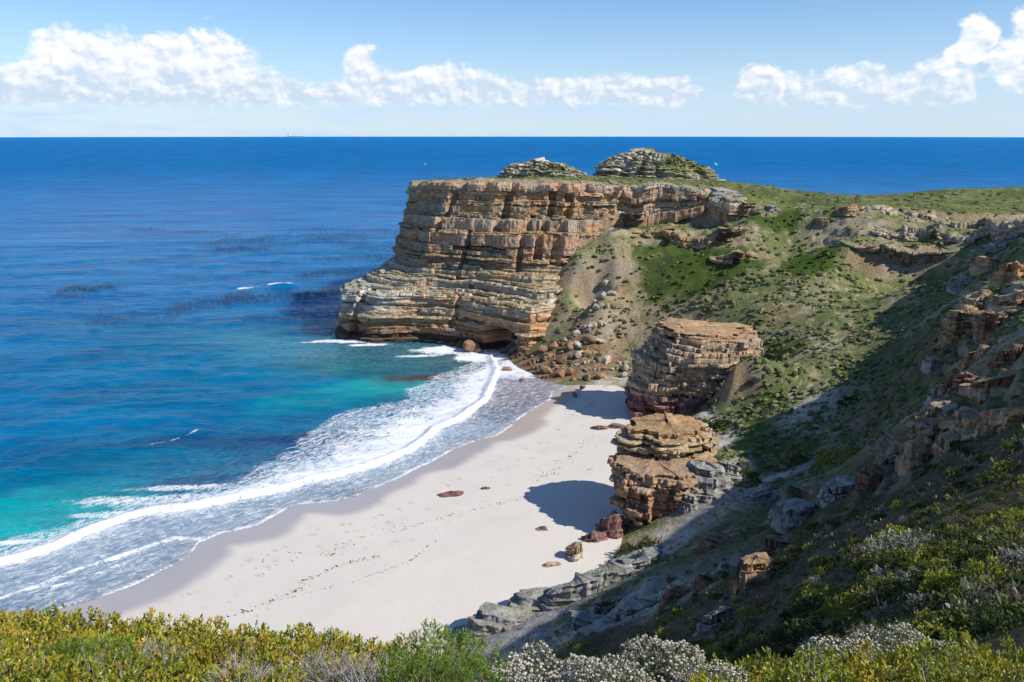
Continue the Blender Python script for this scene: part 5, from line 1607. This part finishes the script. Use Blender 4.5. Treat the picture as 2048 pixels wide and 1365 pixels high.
# ------------------------------------------------------------------ shrubs of the slopes
EXPL = [('dark', 1418, 858, 26, 'dark green shrub on pale sand between the two stacks'), ('dark', 1445, 850, 18, 'smaller dark shrub right of the one between the stacks'), ('dark', 1390, 852, 14, 'small dark shrub left of the pair between the stacks'),
        ('lime', 1668, 916, 34, 'rounded green mound shrub on the lit sand ridge in the valley'), ('olive', 1600, 925, 20, 'round olive shrub left of the green mound on the sand ridge'), ('olive', 1490, 948, 30, 'wide low olive shrub on the sand ridge near the nearer stack'), ('lime', 1706, 908, 16, 'small green shrub right of the green mound'),
        ('olive', 1258, 1098, 22, 'grey green shrub on sand below the nearer stack'), ('olive', 1300, 1085, 26, 'olive shrub right of the grey green one below the nearer stack'), ('dark', 1215, 1205, 22, 'dark green shrub growing on the grey beach ridge'), ('olive', 1100, 1206, 14, 'small olive shrub at the foot of the grey beach ridge'),
        ('dark', 1700, 805, 20, 'dark shrub on the bare pale patch in the valley'), ('dark', 1500, 770, 9, 'small round dark shrub on the slope right of the far stack'), ('dark', 1722, 1268, 26, 'dense dark green cone shaped shrub in the lower right shade'),
        ('silver', 1800, 1112, 52, 'large silvery shrub lit by sun in the middle of the right slope'), ('silver', 1855, 1108, 40, 'silvery shrub right of the large one on the right slope'), ('silver', 1850, 1200, 30, 'silvery shrub beside a lime green one on the right slope'), ('silver', 1640, 1245, 22, 'small silvery shrub in deep shade at lower right'), ('silver', 2040, 1110, 26, 'silvery shrub cut by the right picture edge'),
        ('lime', 1985, 1140, 44, 'large lime green shrub at right with dark shade under it'), ('lime', 1890, 1170, 42, 'lime green shrub left of the large one at right'), ('lime', 1780, 1165, 36, 'lime green shrub under the large silvery one'), ('lime', 1648, 1140, 16, 'narrow lime shrub in shade left of the right slope'), ('lime', 1860, 1235, 30, 'yellow green shrub above the white flowering shrubs'), ('brown', 1960, 1195, 24, 'dry brown shrub below the large lime green one'), ('brown', 1905, 1185, 18, 'dry beige shrub among lime green ones')]
ep = hit([(e[1], e[2] + e[3] * 0.5) for e in EXPL])
for e, p in zip(EXPL, ep):
    k = (p[1] * math.cos(PITCH) + (CAM_Z - p[2]) * math.sin(PITCH)) / FPX
    r = e[3] * k
    plant(e[0], (p[0], p[1] + r * 0.3, p[2] - 0.15 * r), r, r, r * 0.95, e[4])

r = np.random.default_rng(41)
n = 1000
th = np.radians(r.uniform(5, 34, n)); rr = np.exp(r.uniform(math.log(13), math.log(115), n))
bx, by = np.sin(th) * rr, np.cos(th) * rr
bz = land_z(bx, by)
ok = (bz > 12) & (bx > 1.5) & (fbm(bx / 9, by / 9, 3, 888) > -0.28)
bx, by, bz, rr = bx[ok], by[ok], bz[ok], rr[ok]
kinds = np.array(['olive', 'lime', 'dark', 'brown', 'silver'])
zn = fbm(bx / 14, by / 14, 3, 889)
LAB = {'olive': 'olive green shrub among others on the steep right slope', 'lime': 'yellow green shrub catching light on the steep right slope', 'dark': 'dark green shrub in the shaded part of the right slope', 'brown': 'dry brown shrub among green ones on the right slope', 'silver': 'small silvery shrub among green ones on the right slope'}
PROB = [0.36, 0.26, 0.20, 0.10, 0.08]
for i in range(min(560, len(bx))):
    kd = str(r.choice(kinds, p=PROB))
    s_ = r.uniform(0.35, 0.85) * (0.55 + 0.45 * min(1, rr[i] / 35))
    plant(kd, (bx[i], by[i], bz[i] - 0.1), s_ * r.uniform(.85, 1.3), s_ * r.uniform(.85, 1.3), s_ * r.uniform(0.7, 1.0), LAB[kd], kd + ' shrubs on the right slope')


# ------------------------------------------------------------------ ground cover nobody could count
def clumps(n, th0, th1, r0, r1, seed, size, accept, colf, leafy):
    r = np.random.default_rng(seed)
    th = np.radians(r.uniform(th0, th1, n)); q = np.exp(r.uniform(math.log(r0), math.log(r1), n))
    x, y = np.sin(th) * q, np.cos(th) * q
    z = land_z(x, y)
    e = 0.6
    sl = np.hypot(land_z(x + e, y) - z, land_z(x, y + e) - z) / e
    z[sl > 2.0] = -99
    k = accept(x, y, z, r) & (z > 2.5)
    x, y, z = x[k], y[k], z[k]
    n = len(x)
    s_ = np.minimum(size(x, y, r), 0.95)
    C = colf(x, y, r)
    P = np.stack([x, y, z], -1)
    if not leafy:
        iv, if_ = ICO1
        jit = r.uniform(0.55, 1.35, (n, len(iv), 1))
        V = P[:, None] + iv[None] * jit * (s_[:, None, None] * np.array((1.15, 1.15, 0.75)))
        CC = np.repeat(C[:, None], len(iv), 1) * r.uniform(0.75, 1.25, (n, len(iv), 1))
        F = (if_[None] + (np.arange(n) * len(iv))[:, None, None]).reshape(-1, 3)
        return V.reshape(-1, 3), F, CC.reshape(-1, 3)
    m = 12
    k = np.repeat(np.arange(n), m)
    d = r.normal(size=(n * m, 3)); d[:, 2] = np.abs(d[:, 2]) + 0.4
    d /= np.linalg.norm(d, axis=1, keepdims=True)
    b = P[k] + d * (s_[k] * r.uniform(0.0, 0.6, n * m))[:, None]
    L = s_[k] * r.uniform(0.3, 0.7, n * m)
    u, v = frames(d, r)
    V = np.stack([b, b + d * L[:, None] * 0.6 + u * L[:, None] * 0.22, b + d * L[:, None] * 0.6 - u * L[:, None] * 0.22, b + d * L[:, None]], 1).reshape(-1, 3)
    j = np.arange(n * m)[:, None] * 4
    F = np.concatenate([j + np.array([[0, 1, 2]]), j + np.array([[1, 3, 2]])])
    CC = np.repeat(C[k] * r.uniform(0.7, 1.3, (n * m, 1)), 4, 0)
    return V, F, CC


def acc_far(x, y, z, r):
    sd = poly_sd(x, y, PLAT_POLY)
    sandy = np.zeros(len(x))
    for (px_, py_, pz, rx, ry, rot) in [(1440, 880, 7.5, 5, 9, -0.7), (1520, 955, 11, 14, 4, 0.35), (1400, 840, 6, 5, 6, 0), (1340, 1080, 6.5, 9, 6, .3), (1270, 1120, 5, 9, 6, .3), (1000, 1290, 8, 8, 6, 0)]:
        sandy = np.maximum(sandy, blob(x, y, *P2(px_, py_, pz), rx, ry, rot, 0.8, 0))
    p = np.clip(0.62 + 1.5 * fbm(x / 11, y / 11, 4, 950), 0.06, 1) * (1 - 0.9 * sandy)
    p = np.where(sd > 1, 0.45 * p, p)
    return r.uniform(size=len(x)) < p


def col_far(x, y, r):
    n = len(x)
    c = pick(r, n, [(0.130, 0.155, 0.050), (0.155, 0.180, 0.056), (0.185, 0.185, 0.085), (0.18, 0.19, 0.11), (0.24, 0.21, 0.14), (0.105, 0.125, 0.045)], [.26, .26, .14, .14, .10, .10])
    t = np.maximum(blob(x, y, *P2(1290, 640, 15), 26, 26, 0, .8), 0)
    c = mixc(c, pick(r, n, [(0.21, 0.18, 0.09), (0.16, 0.15, 0.06), (0.30, 0.24, 0.15)]), t * 0.75)
    for (px_, py_, pz, rx, ry, rot) in [(1400, 548, 31, 21, 11, -0.15), (1625, 500, 41, 8.5, 10, -0.7), (1540, 470, 42, 11, 13, 0.2)]:
        c = mixc(c, pick(r, n, [(0.062, 0.105, 0.018), (0.05, 0.075, 0.02)]), blob(x, y, *P2(px_, py_, pz), rx, ry, rot, 0.3, 1))
    return c


V, F, C = join([clumps(12500, 2, 36, 160, 300, 5, lambda x, y, r: r.gamma(3, 0.16, len(x)) + 0.12, acc_far, col_far, False),
                clumps(6000, -7, 33, 285, 420, 6, lambda x, y, r: r.gamma(3, 0.17, len(x)) + 0.12, acc_far, col_far, False)])
o = link('ground_cover', mesh_np('ground_cover', V, F, C, mat=M_HEATH, smooth=False), kind='stuff', label='low fynbos scrub covering the far slopes and the headland top', category='scrub')
print('far clumps', len(F))


def acc_near(x, y, z, r):
    return r.uniform(size=len(x)) < np.clip(0.65 + 1.2 * fbm(x / 6, y / 6, 3, 960), 0.1, 1)


def col_near(x, y, r):
    n = len(x)
    c = pick(r, n, [(0.075, 0.10, 0.028), (0.115, 0.145, 0.036), (0.18, 0.20, 0.035), (0.19, 0.15, 0.10), (0.28, 0.28, 0.20)], [.34, .28, .16, .14, .08])
    return c


V, F, C = clumps(16500, 0, 46, 14, 172, 7, lambda x, y, r: (0.14 + r.gamma(2, 0.13, len(x))) * (0.25 + 0.75 * np.clip(np.hypot(x, y) / 60, 0, 1)), acc_near, col_near, True)
link('slope_scrub', mesh_np('slope_scrub', V, F, C, mat=M_HEATH, smooth=False), kind='stuff', label='low tufts of scrub on the shaded right slope', category='scrub')
print('near tufts', len(F))


# ------------------------------------------------------------------ sea life, wrack, ship, gulls
def mat_plain(name, col, rough=0.6):
    m, N, b = new_mat(name)
    P = N.node('ShaderNodeNewGeometry').outputs['Position']
    v = N.mapr(N.noise(P, 3.0, 3), 0.3, 0.7, 0.8, 1.2, 'LINEAR')
    N.put(b.inputs['Base Color'], N.mix(1.0, col, N.comb(v, v, v), 'MULTIPLY'))
    b.inputs['Roughness'].default_value = rough
    return m


M_KELP = mat_plain('kelp_frond', (0.035, 0.018, 0.016), 0.5)
M_WRACK = mat_plain('dry_seaweed', (0.13, 0.085, 0.06), 0.9)


def kelp():
    r = np.random.default_rng(91)
    pts = []
    for (x0, y0, x1, y1, w, n) in [(265, 458, 310, 459, 2, 90), (340, 465, 470, 468, 3, 120), (430, 486, 560, 474, 5, 420), (440, 500, 520, 497, 4, 380), (520, 486, 700, 482, 5, 420), (600, 462, 800, 468, 8, 420), (610, 418, 650, 416, 2, 90),
                                   (135, 580, 220, 577, 4, 330), (110, 592, 160, 596, 4, 60), (200, 640, 340, 625, 12, 200), (360, 615, 480, 600, 8, 330), (470, 600, 610, 592, 9, 380), (600, 592, 690, 584, 5, 260), (610, 549, 700, 545, 4, 260), (640, 518, 790, 512, 5, 330),
                                   (490, 545, 540, 544, 2, 60), (690, 540, 780, 535, 5, 200), (500, 640, 660, 630, 8, 110), (700, 500, 800, 492, 6, 200), (620, 476, 720, 470, 4, 160)]:
        n = int(n * 1.9)
        t = r.uniform(-0.15, 1.15, n)
        x = lerp(x0, x1, t) + r.normal(0, 9, n); y = lerp(y0, y1, t) + r.normal(0, w * 0.75, n) + 3 * np.sin(t * 9 + x0)
        pts += [at_z(a, b, 0.0) for a, b in zip(x, y)]
    P = np.array(pts)
    sd, _ = shore_d(P[:, 0], P[:, 1])
    P = P[sd < -4]
    n = len(P)
    R = np.hypot(P[:, 0], P[:, 1])
    P[:, 2] = 0.35
    a = r.uniform(0, 6.28, n); L = r.uniform(0.45, 1.3, n); w = r.uniform(0.12, 0.34, n); h = r.uniform(0.05, 0.32, n)
    d = np.stack([np.cos(a), np.sin(a) * 0.6, a * 0], -1); q = np.stack([-d[:, 1], d[:, 0], a * 0], -1)
    up = np.array((0, 0, 1.0))
    # floating blade, arched in the middle
    V = np.stack([P - d * L[:, None] - up * 0.3, P - q * w[:, None] + up * h[:, None], P + q * w[:, None] + up * h[:, None], P + d * L[:, None] + up * (h * 0.6)[:, None]], 1).reshape(-1, 3)
    j = np.arange(n)[:, None] * 4
    F = np.concatenate([j + np.array([[0, 1, 2]]), j + np.array([[1, 3, 2]])])
    link('kelp', mesh_np('kelp', V, F, mat=M_KELP, smooth=False), kind='stuff', label='dark brown kelp fronds floating in long streaks off the headland', category='kelp')


def wrack():
    r = np.random.default_rng(92)
    pts = []
    for (pl, w, n) in [([(1180, 868), (1150, 900), (1120, 930), (1080, 955)], 7, 150), ([(1065, 955), (1120, 945), (1200, 935)], 4, 40), ([(600, 1160), (690, 1125), (760, 1110)], 4, 120), ([(640, 1110), (700, 1080), (770, 1050), (800, 1040)], 12, 90), ([(780, 1060), (880, 1030), (980, 1010), (1080, 985)], 4, 110),
                       ([(470, 1225), (560, 1190), (620, 1165)], 4, 90), ([(560, 1195), (700, 1165), (820, 1125), (870, 1080)], 2.5, 80), ([(300, 1250), (420, 1235), (480, 1222)], 3, 40), ([(1120, 815), (1200, 800), (1260, 790)], 8, 40), ([(500, 1130), (640, 1090)], 20, 30), ([(950, 960), (1100, 890)], 26, 40)]:
        pl = np.array(pl, float)
        t = r.uniform(size=n) * (len(pl) - 1)
        x = np.interp(t, range(len(pl)), pl[:, 0]) + r.normal(0, w, n); y = np.interp(t, range(len(pl)), pl[:, 1]) + r.normal(0, w * 0.5, n)
        pts += [at_z(a, b, 2.0) for a, b in zip(x, y)]
    P = np.array(pts)
    P[:, 2] = beach_z(P[:, 0], P[:, 1]) + 0.02
    n = len(P)
    s_ = r.gamma(1.6, 0.045, n) + 0.03
    iv, if_ = ICO1
    ax = r.uniform(0, 6.28, n)
    sx = np.stack([s_ * r.uniform(0.8, 2.4, n), s_ * 0.6, s_ * 0.28], -1)
    W = iv[None] * sx[:, None] * r.uniform(0.6, 1.3, (n, len(iv), 1))
    c, s = np.cos(ax)[:, None], np.sin(ax)[:, None]
    V = np.stack([W[..., 0] * c - W[..., 1] * s, W[..., 0] * s + W[..., 1] * c, W[..., 2]], -1) + P[:, None]
    F = (if_[None] + (np.arange(n) * len(iv))[:, None, None]).reshape(-1, 3)
    link('seaweed', mesh_np('seaweed', V.reshape(-1, 3), F, mat=M_WRACK, smooth=False), kind='stuff', label='dark scraps of dried seaweed strewn in lines on the sand', category='seaweed')


def box_mesh(name, parts, mat):
    """tapered boxes: (x0,x1,y0,y1,z0,z1, taper x, taper y) in one mesh"""
    Vs, Fs = [], []
    o = 0
    for (x0, x1, y0, y1, z0, z1, tx, ty) in parts:
        Vs += [(x0 + tx, y0 + ty, z0), (x1 - tx, y0 + ty, z0), (x1 - tx, y1 - ty, z0), (x0 + tx, y1 - ty, z0), (x0, y0, z1), (x1, y0, z1), (x1, y1, z1), (x0, y1, z1)]
        Fs += [[o + i for i in f] for f in ((3, 2, 1, 0), (4, 5, 6, 7), (0, 1, 5, 4), (1, 2, 6, 5), (2, 3, 7, 6), (3, 0, 4, 7))]
        o += 8
    return mesh_np(name, np.array(Vs), np.array(Fs), mat=mat, smooth=False)


def ship():
    a = at_y(590, 271, 19500)
    root = link('cargo_ship', None, label='distant pale cargo ship on the horizon at left', category='ship')
    root.location = (a[0], 19500, -19500 ** 2 / (2 * 6.371e6) - 2)
    hull = mat_plain('ship_hull', (0.50, 0.42, 0.45)); white = mat_plain('ship_white', (0.75, 0.74, 0.72))
    link('hull', box_mesh('hull', [(-165, 165, -24, 24, 0, 20, 12, 4), (150, 172, -14, 14, 10, 27, 6, 3)], hull), root)
    link('superstructure', box_mesh('superstructure', [(-152, -118, -22, 22, 20.2, 52, 0, 0), (-150, -124, -26, 26, 52.2, 58, 0, 0)], white), root)
    link('funnel', box_mesh('funnel', [(-160, -153, -6, 6, 20.2, 62, -1, -1)], hull), root)
    link('deck_gear', box_mesh('deck_gear', [(x, x + 4, -3, 3, 20.2, 31, 0, 0) for x in (-80, -20, 40, 100)], white), root)


def gull(p, span, yaw, roll, label):
    root = link('gull', None, label=label, category='bird')
    root.location = p
    root.rotation_euler = (roll, 0, yaw)
    w = mat_plain('gull_white', (0.8, 0.8, 0.8)) if 'gull_white' not in bpy.data.materials else bpy.data.materials['gull_white']
    V, F = ICO2
    B = V * np.array((0.30, 0.075, 0.075)) * span
    B[:, 1:] *= (1 - 0.55 * np.clip(-V[:, :1], 0, 1))
    link('body', mesh_np('gull_body', B, F, mat=w), root)
    for s in (-1, 1):
        y = np.array([0.03, 0.18, 0.34, 0.5]) * span * s; ch = np.array([0.11, 0.12, 0.09, 0.015]) * span; z = np.array([0.02, 0.085, 0.08, 0.05]) * span; xo = np.array([0.05, 0.07, 0.02, -0.08]) * span
        q = np.concatenate([np.stack([xo, y, z], -1), np.stack([xo - ch, y, z - 0.004 * span], -1), np.stack([xo - ch * 0.4, y, z + 0.014 * span], -1)])
        F4 = []
        for i in range(3):
            F4 += [(i, i + 1, 8 + i + 1, 8 + i), (8 + i, 8 + i + 1, 4 + i + 1, 4 + i), (4 + i, 4 + i + 1, i + 1, i)]
        link('wing', mesh_np('gull_wing', q, np.array(F4), mat=w), root)


kelp(); wrack(); ship()
gull(at_y(1432, 329, 210), 1.5, 0.6, 0.5, 'white gull flying in front of the sea right of the long rock hump')
gull(at_y(850, 329, 260), 1.2, 2.6, -0.3, 'tiny white gull flying over the sea left of the small rock hump')
gull(at_y(930, 177, 330), 1.2, 1.2, 0.3, 'tiny white gull high against the middle clouds')
print('tris', sum(sum(len(p.vertices) - 2 for p in m.polygons) if len(m.polygons) < 2000 else len(m.polygons) * (len(m.polygons[0].vertices) - 2) for m in bpy.data.meshes))
